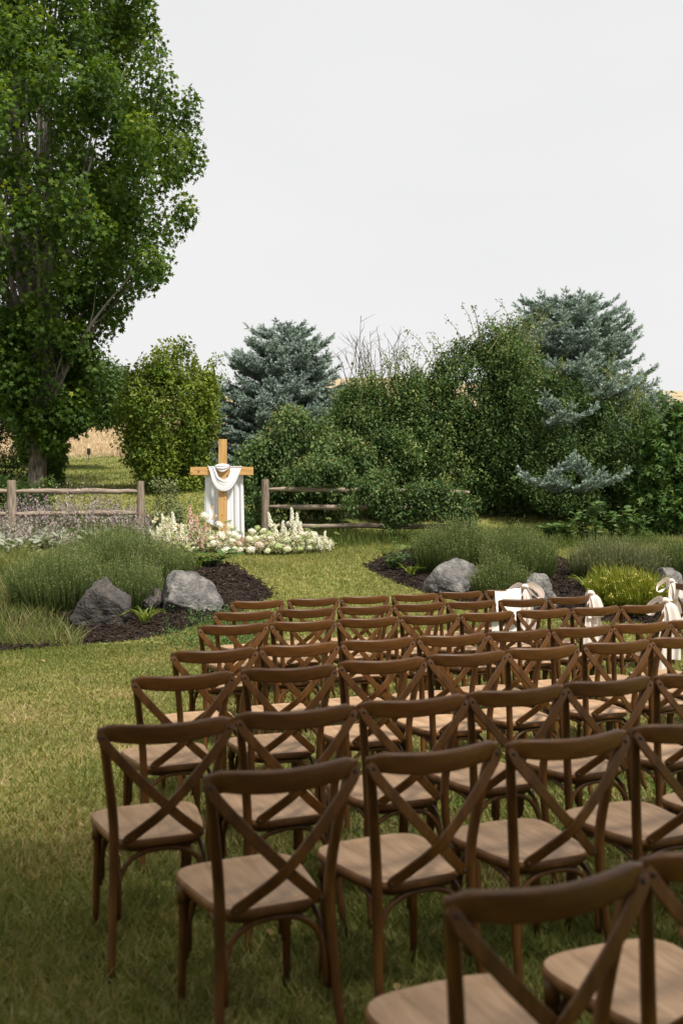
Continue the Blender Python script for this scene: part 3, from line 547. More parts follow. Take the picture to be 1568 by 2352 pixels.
def sprig_plant(name, x, Y, rx, ry, Lm, n, mat, label, cat='shrub', leaf=.021, lpr=20, spread=.42, lean_front=.25, flower=None, group=None, thin=False):
    X = px(x-784, Y); base = np.array([X, Y, float(gz(X, Y))]); root = thing(name, base, label, cat, group)
    a = rng.uniform(0, 2*PI, n); r = np.sqrt(rng.random(n)); ox, oy = r*np.cos(a)*rx, r*np.sin(a)*ry
    gx, gy = X+ox*.9, Y+oy*.85; P0 = np.stack([gx, gy, gz(gx, gy)-.02], 1)
    L_ = Lm*(1-.34*r**2)*rng.uniform(.62, 1.22, n)*(1+.16*np.sin(ox*9+X)*np.cos(oy*8)); dr = np.stack([ox/rx*spread, oy/ry*spread-lean_front*r, np.ones(n)], 1)+rng.normal(0, .13, (n, 3)); dr = norm(dr)
    bend = np.stack([ox/rx*.12, oy/ry*.12, np.zeros(n)], 1)*Lm
    P1 = P0+dr*L_[:, None]*.6+np.array([0, 0, 0]); P2 = P0+dr*L_[:, None]+np.array([0, 0, .12])*L_[:, None]-bend*.3
    mb = MB(); Wd = .006 if not thin else .004
    # stem: two thin crossing strips
    for ang in (0, 1):
        wv = np.array([1, 0, 0]) if ang == 0 else np.array([0, 1, 0])
        V = np.stack([P0-wv*Wd, P0+wv*Wd, P1+wv*Wd*.8, P1-wv*Wd*.8, P2], 1).reshape(-1, 3)-base; o = (np.arange(n)*5)[:, None]
        mb.add(V, [o+np.array([[0, 1, 2, 3]]), o+np.array([[3, 2, 4]])], None)
        for q_ in (-2, -1): mb.F[q_] = (mb.F[q_][0], np.clip(rng.normal(.3, .12, n), 0, 1).astype(np.float32), 0)
    i = np.repeat(np.arange(n), lpr); m = len(i); t = np.tile(np.linspace(.12, 1, lpr), n)+rng.normal(0, .02, m); t = np.clip(t, 0, 1)
    P = np.where(t[:, None] < .6, P0[i]+(P1-P0)[i]*(t/.6)[:, None], P1[i]+(P2-P1)[i]*((t-.6)/.4)[:, None])
    ar = rng.uniform(0, 2*PI, m); D = norm(np.stack([np.cos(ar), np.sin(ar), np.full(m, 1.2)], 1)+dr[i]*1.2)
    addleaves(mb, T_OVAL if not thin else T_NEEDLE, F_OVAL if not thin else F_TRI, P-base, D, norm(rng.normal(size=(m, 3))+(0, 0, .6)), np.stack([leaf*rng.uniform(.7, 1.2, m)*(1 if not thin else .22), leaf*rng.uniform(.7, 1.3, m)*(1 if not thin else 2.0), np.full(m, leaf)], 1), np.clip(.16+.58*t**1.2+.08*rng.normal(size=m)+.13*rng.normal(size=n)[i], 0, 1))
    mb.obj('sprigs', mat, root)
    if flower:
        k = rng.choice(n, flower); f = MB(); pp = np.repeat(P2[k], 5, 0)+rng.normal(0, .012, (flower*5, 3)); nn = len(pp)
        addleaves(f, T_OVAL, F_OVAL, pp-base, norm(rng.normal(size=(nn, 3))), norm(rng.normal(size=(nn, 3))+(0, 0, 1)), np.full(nn, .026), rng.random(nn)); f.obj('flowers', M['yellow_fl'], root)
    return root
G = None
sprig_plant('thyme_bush', 265, 16.2, 1.02, .85, .64, 3600, M['lavender'], 'broad green thyme mound crowning the left bed behind the dark boulder')
sprig_plant('thyme_bush', 135, 14.8, .62, .7, .68, 2200, M['lavender'], 'green thyme bush left of the dark pointed boulder')
sprig_plant('thyme_bush', 308, 14.5, .36, .42, .62, 1100, M['lavender'], 'narrow thyme clump spilling down between the two left boulders')
sprig_plant('thyme_bush', 378, 15.9, .42, .5, .56, 900, M['lavender'], 'small thyme mound directly behind the rounded grey boulder')
sprig_plant('thyme_bush', 1055, 16.7, .74, .6, .70, 2500, M['lavender'], 'upright thyme mound behind the flat faced right boulder')
sprig_plant('thyme_bush', 1185, 16.0, .52, .6, .74, 1800, M['lavender'], 'tall thyme mound to the right behind the flat faced boulder')
sprig_plant('thyme_bush', 1150, 15.2, .42, .4, .50, 900, M['lavender'], 'low thyme clump beside the flat faced right boulder')
sprig_plant('grey_thyme_bush', 1415, 16.4, .80, .6, .55, 1900, M['sage'], 'dry greyish thyme mound behind the yellow flowered bush')
sprig_plant('grey_thyme_bush', 1575, 16.6, .5, .5, .6, 1100, M['lavender'], 'thyme mound at the right edge beyond the yellow flowered bush')
sprig_plant('broom_bush', 1440, 14.3, .42, .40, .50, 2000, M['gold_bush'], 'lime green bush dotted with tiny yellow flowers', thin=True, flower=230, spread=.75, lpr=9, leaf=.05)

# lamb's ear and lavender border along the left fence, wild grass below it
n = 1900; xx = rng.uniform(-160, 345, n); Yb = rng.uniform(18.9, 22.3, n); X = (xx-784)*Yb/FOC; hgt = (.26+.6*rng.random(n))*np.where(Yb > 20.3, 1.15, .75)*np.clip(.8+.6*pnoise(np.stack([X, Yb], 1), 1.5, 2), .35, 1.4)
keep = ~((xx > 180) & (Yb < 19.9)); X, Yb, hgt = X[keep], Yb[keep], hgt[keep]; n = len(X)
P0 = np.stack([X, Yb, gz(X, Yb)], 1); dr = norm(np.stack([rng.normal(0, .28, n), rng.normal(-.1, .25, n), np.ones(n)], 1)); mb = MB()
i = np.repeat(np.arange(n), 16); t = np.tile(np.linspace(.05, 1, 16), n); P = P0[i]+dr[i]*(hgt[i]*t)[:, None]+rng.normal(0, .006, (n*16, 3)); ar = rng.uniform(0, 2*PI, n*16)
sz = np.where(t < .4, .12, .055)*rng.uniform(.7, 1.2, n*16); vv = np.where(t < .45, rng.uniform(.15, .6, n*16), np.clip(rng.normal(.72, .13, n*16), 0, 1))
vv = np.clip(vv+.16*rng.normal(size=n)[i], 0, 1); vv = np.where((Yb[i] > 21.3) & (t > .4), .98, vv)
addleaves(mb, T_OVAL, F_OVAL, P, norm(np.stack([np.cos(ar), np.sin(ar), np.where(t < .4, .5, 1.2)], 1)), norm(rng.normal(size=(n*16, 3))+(0, 0, .7)), sz, vv)
n2 = 2600; x2 = rng.uniform(-200, 250, n2); Y2 = rng.uniform(18.3, 20.4, n2); X2 = (x2-784)*Y2/FOC; k2 = (x2 < 120+60*np.sin(Y2*5)) | (Y2 > 19.6); X2, Y2 = X2[k2], Y2[k2]; n2 = len(X2); a2 = rng.uniform(0, 2*PI, n2)
addleaves(mb, T_LEAF6, F_LEAF6, np.stack([X2, Y2, gz(X2, Y2)+rng.uniform(.02, .22, n2)], 1), norm(np.stack([np.cos(a2), np.sin(a2), rng.uniform(.1, .9, n2)], 1)), norm(rng.normal(0, .5, (n2, 3))+(0, -.2, 1)), rng.uniform(.10, .2, n2), rng.uniform(.25, .6, n2))
mb.obj('lambs_ear_ground_cover', M['lamb'], kind='stuff', label="silvery lamb's ear and lavender along the left rail fence")
q = np.column_stack([rng.uniform(-7.2, -3.2, 24000), rng.uniform(12.3, 18.5, 24000)]); D_ = (q[:, 0]/q[:, 1])*FOC+CX0
edge = np.interp(q[:, 1], [12.3, 13.5, 14.5, 16, 18.5], [190, 160, 90, 120, 60]); q = q[(D_ < edge) & (D_ > -170)]; n = len(q)
grass('tall_grass', on_ground(q), rng.uniform(.10, .34, n)*(1+.35*pnoise(q, 3)), np.full(n, .0065), M['wild'], np.clip(rng.beta(1.3, 1.5, n)+.1*pnoise(q, 2.2), 0, 1), lean=.95, label='tall unmown grass at the left edge of the bed')
q = np.column_stack([rng.uniform(-8, -4.1, 9000), rng.uniform(19.4, 22.6, 9000)]); n = len(q)
grass('tall_grass', on_ground(q), rng.uniform(.15, .5, n)*(1+.4*pnoise(q, 2)), np.full(n, .011), M['wild'], np.clip(rng.beta(2, 3, n), 0, 1)*.7, lean=.4, label="green grass blades mixed into the lamb's ear by the left fence")
q = np.column_stack([rng.uniform(-1.8, 6.5, 9000), rng.uniform(19.4, 21.8, 9000)]); n = len(q)
grass('tall_grass', on_ground(q), rng.uniform(.08, .3, n), np.full(n, .012), M['wild'], np.clip(rng.beta(2, 3, n), 0, 1)*.6, lean=.5, label='long grass along the foot of the right fence')
q = wedge(60, 2.2, 12, .5); n = len(q); mb = MB(); a = rng.uniform(0, 2*PI, n)
addleaves(mb, T_LEAF6, F_LEAF6, on_ground(q, .045), np.stack([np.cos(a), np.sin(a), rng.normal(0, .2, n)], 1), norm(rng.normal(0, .35, (n, 3))+(0, 0, 1)), rng.uniform(.03, .06, n), rng.random(n)); mb.obj('fallen_leaves', leaf_mat('fallen_leaf', [(0, (.16, .07, .03)), (1, (.34, .24, .10))], .1), kind='stuff', label='few small brown fallen leaves scattered on the lawn')
# small weeds on the mulch near the first chairs and clover under the rows
def ground_leaves(name, q, hmax, size, mat, per, label):
    i = np.repeat(np.arange(len(q)), per); m = len(i); P = on_ground(q)[i]+np.stack([rng.normal(0, .03, m), rng.normal(0, .03, m), rng.uniform(.01, 1, m)*hmax], 1)
    mb = MB(); addleaves(mb, T_OVAL, F_OVAL, P, norm(rng.normal(size=(m, 3))+(0, 0, .3)), norm(rng.normal(size=(m, 3))+(0, 0, 1)), rng.uniform(.6, 1.2, m)*size, rng.beta(2, 2, m)); mb.obj(name, mat, kind='stuff', label=label)
q = np.column_stack([rng.uniform(-2.4, -.8, 420), rng.uniform(12.0, 14.0, 420)]); q = q[rng.random(len(q)) < np.exp(-((q[:, 0]+1.5)/.6)**2)]
ground_leaves('weeds', q, .2, .035, M['weed'], 16, 'small soft green weeds growing at the edge of the left mulch')
q = np.column_stack([rng.uniform(-.9, 2.4, 1500), rng.uniform(4.6, 8.6, 1500)]); q = q[pnoise(q, 1.1, 3) > .1]
ground_leaves('clover', q, .05, .022, M['clover'], 12, 'dark green clover growing under the middle rows of chairs')

# strap leaved daylilies, each leaf its own piece
def strap_mesh(L_, arch, w_=.022):
    t = np.linspace(0, 1, 7); x = L_*(.55*t+.25*t*t)*arch; z = L_*(1.0*t-.62*t**2.2*arch); wd = w_*np.array([.7, 1, 1, .9, .7, .45, .05])
    V = np.concatenate([np.stack([x, -wd/2, z+.003], 1), np.stack([x, 0*t, z-.004], 1), np.stack([x, wd/2, z+.003], 1)]); j = np.arange(6)
    F = np.concatenate([np.stack([j, j+1, j+8, j+7], 1), np.stack([j+7, j+8, j+15, j+14], 1)]); return V, F
STR = []
for k in range(4):
    mb = MB(); V, F = strap_mesh(.34+.05*k, .5+.22*k); mb.add(V, F, .2+.2*k); STR.append(mb.mesh('leaf', [M['strap']], True))
def daylily(x, Y, n, s, label, flower=False):
    X = px(x-784, Y); root = thing('daylily', (X, Y, float(gz(X, Y))+.01), label, 'plant', 'daylilies in the mulch')
    for k in range(n):
        o = link('leaf', STR[k % 4], root, (rng.normal(0, .025), rng.normal(0, .025), 0)); o.rotation_euler = (0, 0, k*2.4+rng.normal(0, .2)); o.scale = (s*rng.uniform(.8, 1.15),)*3
    if flower:
        mb = MB(); V, F = tube([(-.14, -.05, 0), (-.16, -.06, .2), (-.18, -.06, .33)], .004, 5, 2); mb.add(V, F, .4, 0)
        for k in range(6):
            a = k*PI/3; V, F = scatter(T_LEAF6, F_LEAF6, np.array([[-.18, -.06, .33]]), np.array([[math.cos(a), math.sin(a), .9]]), np.array([[0, 0, 1.]]), np.array([.06])); mb.add(V, F, .2, 1)
        mb.obj('bloom', [M['stem'], M['yellow_fl']], root)
daylily(335, 13.6, 30, 1.0, 'bright striped daylily in the mulch in front of the left boulders')
daylily(455, 17.0, 22, .9, 'daylily with one yellow bloom beside the left mulch slope', True)
daylily(942, 16.3, 20, .95, 'small daylily left of the flat faced boulder on the right bed')
daylily(1345, 15.4, 24, 1.0, 'daylily between the mulch slope and the yellow flowered bush')

def leafy_plant(name, x, Y, stems_, label, mat, T, F, size, per, cat='plant', group=None):
    X = px(x-784, Y); base = np.array([X, Y, float(gz(X, Y))]); root = thing(name, base, label, cat, group); sm = MB(); lm = MB()
    for (dx, h, ly) in stems_:
        P = catmull([(0, 0, -.02), (dx*.4, ly*.4, h*.5), (dx, ly, h)], 4); V, Fq = tube(P, np.linspace(.008, .004, len(P)), 5); sm.add(V, Fq, .3)
        t = np.linspace(.25, 1, per); k = np.clip((t*(len(P)-1)).astype(int), 0, len(P)-1); pts = np.repeat(P[k], 2, 0); m = len(pts); a = np.arange(m)*2.4+rng.normal(0, .4, m)
        D = norm(np.stack([np.cos(a), np.sin(a), np.full(m, .25)], 1)); addleaves(lm, T, F, pts+D*.02, D, norm(rng.normal(0, .3, (m, 3))+(0, -.3, 1)), size*rng.uniform(.7, 1.2, m), rng.uniform(.2, 1, m))
    sm.obj('stem', M['stem'], root); lm.obj('leaves', mat, root); return root
leafy_plant('currant_bush', 905, 16.9, [(0, .55, 0), (-.2, .35, -.05), (.22, .4, 0), (.1, .25, -.15), (-.1, .22, -.15), (.3, .25, .05)], 'young lobed leaf sapling at the left tip of the right bed', M['weed'], T_MAPLE, F_MAPLE, .10, 7)
leafy_plant('peony_plant', 478, 17.2, [(0, .3, -.1), (-.3, .28, -.1), (.3, .26, -.1), (.45, .2, 0), (-.15, .2, -.2), (.15, .22, -.25), (.55, .32, .1), (-.4, .18, 0)], 'glossy dark leaved plant in front of the left flower arrangement', M['palm_leaf'], T_LEAF6, F_LEAF6, .15, 5)
for k, (x, h) in enumerate(((1265, .35), (1300, .45), (1335, .62), (1368, .75), (1400, .6), (1430, .72), (1465, .5))):
    leafy_plant('comfrey_plant', x, 20.6-.3*(k % 2), [(rng.normal(0, .08), h*rng.uniform(.7, 1.1), rng.normal(0, .06)) for _ in range(5)], 'broad leaved weed at the dark foot of the hedge, %s from the left of seven' % ['first', 'second', 'third', 'fourth', 'fifth', 'sixth', 'seventh'][k], M['weed'], T_LEAF6, F_LEAF6, .17, 7, group='broad leaved weeds at the foot of the hedge')

# ------------------------------------------------------------------ boulders
def boulder(x, Y, w_, d_, h_, label, mat, seed, peak=0.0, sink=.25, rz=0.0, cuts=16, shape=None):
    X = px(x-784, Y); base = np.array([X, Y, float(gz(X, Y))-sink]); bm = bmesh.new(); bmesh.ops.create_icosphere(bm, subdivisions=5, radius=1); rs = np.random.default_rng(seed)
    pl = [(norm(rs.normal(size=3)), rs.uniform(.5, .88)) for _ in range(cuts)]
    V = np.array([q.co[:] for q in bm.verts]); F = np.array([[q.index for q in f.verts] for f in bm.faces]); bm.free()
    for nrm, dd in pl:
        s = V@nrm-dd; V = V-np.outer(np.maximum(s, 0), nrm)*.92
    nz_ = np.array([noise.fractal(Vector(p*1.7+seed), 1.0, 2.0, 6)*.10+noise.ridged_multi_fractal(Vector(p*2.6+seed), .9, 2.1, 6, 1.0, 2.0)*.045+noise.noise(Vector(p*9+seed))*.03+noise.noise(Vector(p*22+seed))*.016 for p in V]); V = V*(1+nz_)[:, None]
    z = (V[:, 2]-V[:, 2].min())/(V[:, 2].max()-V[:, 2].min()); sx = 1-peak*z; V[:, 0] = V[:, 0]*sx+(shape or 0)*z; V[:, 1] *= 1-.6*peak*z
    V = np.stack([V[:, 0]/np.ptp(V[:, 0])*w_, V[:, 1]/np.ptp(V[:, 1])*d_, z*(h_+sink)], 1)
    c, s_ = math.cos(rz), math.sin(rz); V[:, :2] = V[:, :2]@np.array([[c, s_], [-s_, c]])
    o = MB().add(V, F).obj('boulder', mat, None, smooth=True, loc=base, label=label, cat='boulder'); return o
boulder(228, 13.75, .88, .75, .66, 'dark pointed boulder with a brown foot at the front of the left bed', M['rock_brown'], 5, peak=.72, shape=.12)
boulder(345, 14.35, .36, .4, .34, 'small dark rock half hidden between the two left boulders', M['rock_brown'], 8)
boulder(440, 14.35, .98, .75, .56, 'rounded pale grey boulder sloping down to the right on the left bed', M['rock'], 21, peak=.25, shape=-.25)
boulder(1040, 15.55, 1.0, .7, .49, 'large flat faced grey brown boulder in the right bed', M['rock'], 33, cuts=12)
boulder(1238, 14.5, .70, .55, .50, 'smaller pointed grey boulder behind the front row chairs', M['rock'], 47, peak=.6)
boulder(1535, 14.9, .45, .4, .52, 'grey rock showing beside the yellow flowered bush', M['rock'], 52, peak=.2)

# ------------------------------------------------------------------ fences
def fence(name, posts, spans, label, Ys):
    b = np.array([*posts[0][:2], float(gz(*posts[0][:2]))]); root = thing(name, b, label, 'fence')
    for (x, y, top, r) in posts:
        g = float(gz(x, y)); P = np.array([(0, 0, -.15), (0, 0, .3*(top-g)), (.005, 0, .7*(top-g)), (0, 0, top-g-.012), (0, 0, top-g)]); V, F = tube(P, [r*1.03, r*1.01, r, r*.97, r*.9], 14, 3)
        MB().add(V, F).obj('post', M['fencepost'], root, smooth=False, loc=np.array([x, y, g])-b)
    for (p0, p1, r) in spans:
        p0, p1 = np.array(p0), np.array(p1); L_ = np.linalg.norm(p1-p0); t = np.linspace(0, 1, 13)[:, None]; d = norm(p1-p0)
        P = np.concatenate([np.zeros((13, 1)), np.zeros((13, 2))], 1)+np.array([1, 0, 0])*t*L_; P[:, 1:] += rng.normal(0, .006, (13, 2)); rr = r*(1+.07*np.sin(np.linspace(0, 9, 13)+rng.random()*6)); rr[0] *= .6; rr[-1] *= .6; rr[1] *= .9; rr[-2] *= .9
        V, F = tube(P, rr, 10, 2); o = MB().add(V, F).obj('rail', M['fence'], root, smooth=True, loc=p0-b); o.rotation_euler = (0, -math.asin(d[2]), math.atan2(d[1], d[0]))
PA = at(27, 1105, 20.4); PB = at(323, 1107, 21.0); PZ_ = at(-275, 1103, 19.8)
sp = []
for ya, yb, yz in ((1128.5, 1129, 1128), (1181, 1178, 1182), (1229, 1222, 1233)):
    sp.append((at(33, ya, 20.4), at(318, yb, 21.0), .058)); sp.append((at(-270, yz, 19.8), at(22, ya-1, 20.4), .058))
fence('rail_fence', [(PA[0], 20.4, PA[2], .092), (PB[0], 21.0, PB[2], .080), (PZ_[0], 19.8, PZ_[2], .092)], sp, 'weathered round rail fence on the left in front of the maple', None)
PC = at(609, 1103, 20.7); PD = at(1083, 1150, 20.3)
sp = []
for ya, yb in ((1124, 1130), (1164.5, 1168), (1208, 1209)): sp.append((at(614, ya, 20.7), at(1078, yb, 20.3), .054))
fence('rail_fence', [(PC[0], 20.7, PC[2], .082), (PD[0], 20.3, at(1083, 1196, 20.3)[2], .085)], sp, 'dark weathered rail fence on the right overgrown by the hedge', None)
tm = ground_at(204, 1062); root = thing('marker_post', tm, 'small dark marker post at the edge of the golden hillside', 'post')
V, F = tube([(0, 0, -.2), (0, 0, .35)], .03, 8); MB().add(V, F).obj('stake', M['twig'], root)
mb = MB(); bbox_mesh(mb, (0, 0, .46), (.13, .10, .26), .02); mb.obj('cap', M['black'], root)

# ------------------------------------------------------------------ cross and drape
YC = 19.4; kx = YC/FOC
cb = at(511, 1240, YC); cb[2] = float(gz(cb[0], YC)); cross = thing('wooden_cross', cb, 'tall honey coloured timber cross standing behind the flowers', 'cross')
topz = at(511, 1009, YC)[2]-cb[2]; armz = at(511, 1082, YC)[2]-cb[2]
mb = MB(); bbox_mesh(mb, (.005, 0, topz/2-.1), (18.2*kx, .095, topz+.2), .004); mb.obj('post', M['pine'], cross)
mb = MB(); bbox_mesh(mb, (-.012, .004, armz), (144*kx, .086, 18.6*kx), .004); mb.obj('crossbeam', M['pine_h'], cross)
def knot(dx, dz, r, proud):
    V, F = tube([(dx, proud, dz), (dx, proud-.0016, dz)], r, 12); MB().add(V, F).obj('knot', M['knot'], cross)
knot(-.46, armz-.012, .022, -.040); knot(-.60, armz-.04, .014, -.040); knot(.02, armz-.42, .014, -.0485); knot(.045, armz-.55, .012, -.0485); knot(.0, armz-.86, .012, -.0485)
for dx, dz in ((-.11, .02), (-.06, -.02), (.09, .02)):
    V, F = tube([(dx, -.040, armz+dz), (dx, -.051, armz+dz)], .006, 8); MB().add(V, F).obj('screw', M['metal'], cross)
dr = thing('white_drape', cb, 'sheer white cloth swagged over the arms of the cross', 'drape')
def grid(fn, nu, nv):
    u, v = np.meshgrid(np.linspace(0, 1, nu), np.linspace(0, 1, nv), indexing='ij'); P = fn(u.ravel(), v.ravel()); i = (np.arange(nu-1)[:, None]*nv+np.arange(nv-1)[None]).ravel()
    return P, np.stack([i, i+1, i+nv+1, i+nv], 1)
def lx(x): return (x-511)*kx
def lz(y): return EYE-(y-HOR)*kx-cb[2]
def panel(x0t, x1t, x0b, x1b, yb0, yb1, ph):
    def f(u, v):   # u across, v down
        xt = x0t+(x1t-x0t)*u; xb = x0b+(x1b-x0b)*u; yb = yb0+(yb1-yb0)*u; y = 1073+(yb-1073)*v
        fold = np.sin(u*15+ph+.8*np.sin(v*2)+1.2*np.sin(u*6+ph))*.016+np.sin(u*37+ph*2+v+np.sin(u*11))*.006
        return np.stack([lx(xt+(xb-xt)*v), .075+fold*np.clip(v*4, .15, 1), lz(y)], 1)
    return grid(f, 70, 24)
V, F = panel(470, 517, 468, 520, 1195, 1225, 0.3); MB().add(V, F).obj('back_panel', M['voile'], dr, smooth=True)
V, F = panel(514, 557, 517, 561, 1245, 1236, 2.1); MB().add(V, F).obj('back_panel', M['voile'], dr, smooth=True)
# top fold over the beam joins panels and swag
def swag(u, v):
    # u along from left arm round to right arm; v from upper edge to lower edge
    xu = np.interp(u, [0, .08, .3, .5, .7, .92, 1], [496, 497, 503, 514, 524, 530, 529]); yu = np.interp(u, [0, .08, .3, .5, .7, .92, 1], [1071, 1080, 1096, 1101, 1099, 1084, 1071.5])
    xl = np.interp(u, [0, .08, .25, .42, .5, .6, .75, .92, 1], [478, 483, 489, 503, 514, 527, 540, 552, 556.5]); yl = np.interp(u, [0, .08, .25, .42, .5, .6, .75, .92, 1], [1071, 1083, 1108, 1126, 1129.5, 1127, 1113, 1085, 1071.5])
    x = xu+(xl-xu)*v; y = yu+(yl-yu)*v
    fold = (.009*np.sin(v*13+u*3+1.5*np.sin(v*5+u*2))+.006*np.sin(v*27-u*6+2*np.sin(u*4))+.004*np.sin(v*45+u*9))*(.6+.5*np.sin(v*3+u*5)); bulge = .05*np.sin(PI*u)
    return np.stack([lx(x), -.066-bulge+fold, lz(y)], 1)
us = np.linspace(0, 1, 60)
def swag_s(u, v):
    # smooth the corner points by averaging neighbours along u
    return sum(swag(np.clip(u+d, 0, 1), v) for d in (-.06, -.03, 0, .03, .06))/5
V, F = grid(swag_s, 60, 30); MB().add(V, F).obj('swag', M['voile'], dr, smooth=True)
def overfold(xa, xb):
    def f(u, v):
        a = PI*(v); x = xa+(xb-xa)*u; y = -.066+(.141)*v; return np.stack([lx(x), y+.006*np.sin(u*22), lz(1072.2)+.012*np.sin(a)+.004*np.sin(u*25)], 1)
    return grid(f, 24, 8)
for xa, xb in ((477, 498), (528.5, 557)):
    V, F = overfold(xa, xb); MB().add(V, F).obj('top_fold', M['voile'], dr, smooth=True)
def collar(u, v):
    x = 495+33*u; yt = 1068.5-3.2*np.sin(PI*u); yb = 1072+12.5*np.sin(PI*u)**.8; y = yt+(yb-yt)*v
    return np.stack([lx(x), -.050-.05*np.sin(PI*u)**.6-.02*np.sin(PI*v)+.009*np.sin(v*17+np.sin(u*3)), lz(y)], 1)
V, F = grid(collar, 30, 22); MB().add(V, F).obj('collar', M['voile'], dr, smooth=True)

# ------------------------------------------------------------------ flowers
def petal_strip(base, d, up, L_, w_, cup):
    d = norm(np.array(d, float)); up = np.array(up, float); s = norm(np.cross(d, up)); up = np.cross(s, d)
    t = np.array([0, .45, .85, 1.0]); wd = np.array([.35, 1, .85, .3])*w_/2; P = np.array(base)+d*(L_*t)[:, None]+up*(cup*L_*np.array([0, .0, .22, .38]))[:, None]
    V = np.concatenate([P-s*wd[:, None]+up*(wd*.45)[:, None], P, P+s*wd[:, None]+up*(wd*.45)[:, None]]); j = np.arange(3)
    return V, np.concatenate([np.stack([j, j+1, j+5, j+4], 1), np.stack([j+4, j+5, j+9, j+8], 1)])
def rose_mesh(name, mat, open_=1.0):
    mb = MB(); k = 0
    for ring, (n, el, L_, w_) in enumerate(((3, 82, .62, .5), (4, 70, .66, .62), (5, 55, .72, .72), (6, 36, .78, .78), (6, 14, .80, .8))):
        for i in range(n):
            a = 2*PI*i/n+ring*.7+rng.normal(0, .1); e = math.radians(el*(2-open_)+rng.normal(0, 4)); d = (math.cos(a)*math.cos(e), math.sin(a)*math.cos(e), math.sin(e))
            V, F = petal_strip((d[0]*.16, d[1]*.16, -.1), d, (-d[0]*d[2], -d[1]*d[2], 1-d[2]**2+.01), L_, w_, .9); mb.add(V, F, .25+.16*ring+rng.normal(0, .06))
    return mb.mesh(name, [mat], True)
def hyd_mesh(name, mat, n=64, mat2=None):
    mb = MB(); g = PI*(3-math.sqrt(5))
    for i in range(n):
        z = 1-1.55*(i+.5)/n; r = math.sqrt(max(0, 1-z*z)); a = i*g; nn = np.array([r*math.cos(a), r*math.sin(a), z]); c = nn*(rng.uniform(.74, 1.02)+.10*math.sin(a*2+z*5))*np.array([1, 1, .88]); t1 = norm(np.cross(nn, rng.normal(size=3))); t2 = np.cross(nn, t1); vv = rng.random()
        for k in range(4):
            b = k*PI/2+.3; d = t1*math.cos(b)+t2*math.sin(b); s = t1*math.cos(b+PI/2)+t2*math.sin(b+PI/2); l = .27
            V = np.array([c, c+d*l*.6+s*l*.45+nn*.03, c+d*l+nn*.06, c+d*l*.6-s*l*.45+nn*.03]); mb.add(V, np.array([[0, 1, 2], [0, 2, 3]]), np.clip(vv+rng.normal(0, .12), 0, 1))
    return mb.mesh(name, [mat], False)
def spike_mesh(name, mat, n=40):
    mb = MB(); V, F = tube([(0, 0, -.1), (.01, 0, .5), (0, 0, 1.02)], [.012, .009, .003], 5, 3); mb.add(V, F, .5, 1)
    for i in range(n):
        t = .08+.9*i/n; a = i*2.4; r = .055*(1-.75*t)+.012; s = (.095*(1-.72*t)+.016)*rng.uniform(.7, 1.25); nn = norm(np.array([math.cos(a), math.sin(a), .35])); c = np.array([math.cos(a)*r*rng.uniform(.6, 1.4), math.sin(a)*r*rng.uniform(.6, 1.4), t]); t1 = norm(np.cross(nn, (0, 0, 1))); t2 = np.cross(nn, t1); vv = rng.random()
        mi = 0 if t < .9 else 1
        for k in range(5):
            b = k*2*PI/5; d = t1*math.cos(b)+t2*math.sin(b); q = np.cross(nn, d); V = np.array([c, c+d*s*.6+q*s*.4+nn*s*.3, c+d*s+nn*s*.2, c+d*s*.6-q*s*.4+nn*s*.3]); mb.add(V, np.array([[0, 1, 2], [0, 2, 3]]), np.clip(vv+rng.normal(0, .15), 0, 1), mi)
    return mb.mesh(name, [mat, M['stem']], False)
def umbel_mesh(name):
    mb = MB(); V, F = tube([(0, 0, -3.2), (.1, 0, -1.5), (0, 0, -.5)], .05, 5, 3); mb.add(V, F, .6, 1)
    for i in range(22):
        a = i*2.4; r = math.sqrt((i+.5)/22); e = np.array([r*math.cos(a), r*math.sin(a), .25*(1-r*r)]); V, F = tube([(0, 0, -.5), e], .018, 3); mb.add(V, F, .6, 1)
        m = 14; P = e+rng.normal(0, .09, (m, 3)); addleaves(mb, T_OVAL, F_OVAL, P, norm(rng.normal(size=(m, 3))), norm(rng.normal(size=(m, 3))+(0, 0, 1)), np.full(m, .17), rng.random(m))
    return mb.mesh(name, [M['umbel'], M['stem']], False)
ME = dict(rose=[rose_mesh('rose', M['white_petal']), rose_mesh('rose', M['cream_petal'], 1.15)], blush=[rose_mesh('rose', M['blush_petal']), rose_mesh('rose', M['blush_petal'], 1.2)],
          hw=[hyd_mesh('hydrangea', M['white_petal']), hyd_mesh('hydrangea', M['white_petal'], 54)], hg=[hyd_mesh('hydrangea', M['green_petal']), hyd_mesh('hydrangea', M['mix_petal'])], hb=[hyd_mesh('hydrangea', M['blush_petal'], 56)], hm=[hyd_mesh('hydrangea', M['mix_petal'])],
          sw=[spike_mesh('flower_spike', M['white_petal'])], sp=[spike_mesh('flower_spike', M['pink_petal'])], um=[umbel_mesh('umbel')])
NAMES = dict(rose='rose', blush='rose', hw='hydrangea', hg='hydrangea', hb='hydrangea', hm='hydrangea', sw='flower_spike', sp='flower_spike', um='umbel')
YF = 18.85
def fp(zx, zy, dy=0.0):
    return at((580+zx/1.96)*.5742, (1950+zy/1.96)*.5742, YF+dy)
zk = .5742/1.96*YF/FOC
fl_l = thing('flower_arrangement', (*fp(300, 500)[:2], float(gz(*fp(300, 500)[:2]))), 'ground arrangement of white roses and pink larkspur left of the cross foot', 'flowers', 'flower arrangements at the cross')
fl_r = thing('flower_arrangement', (*fp(1080, 510)[:2], float(gz(*fp(1080, 510)[:2]))), 'ground arrangement of green hydrangeas and white delphinium right of the cross', 'flowers', 'flower arrangements at the cross')
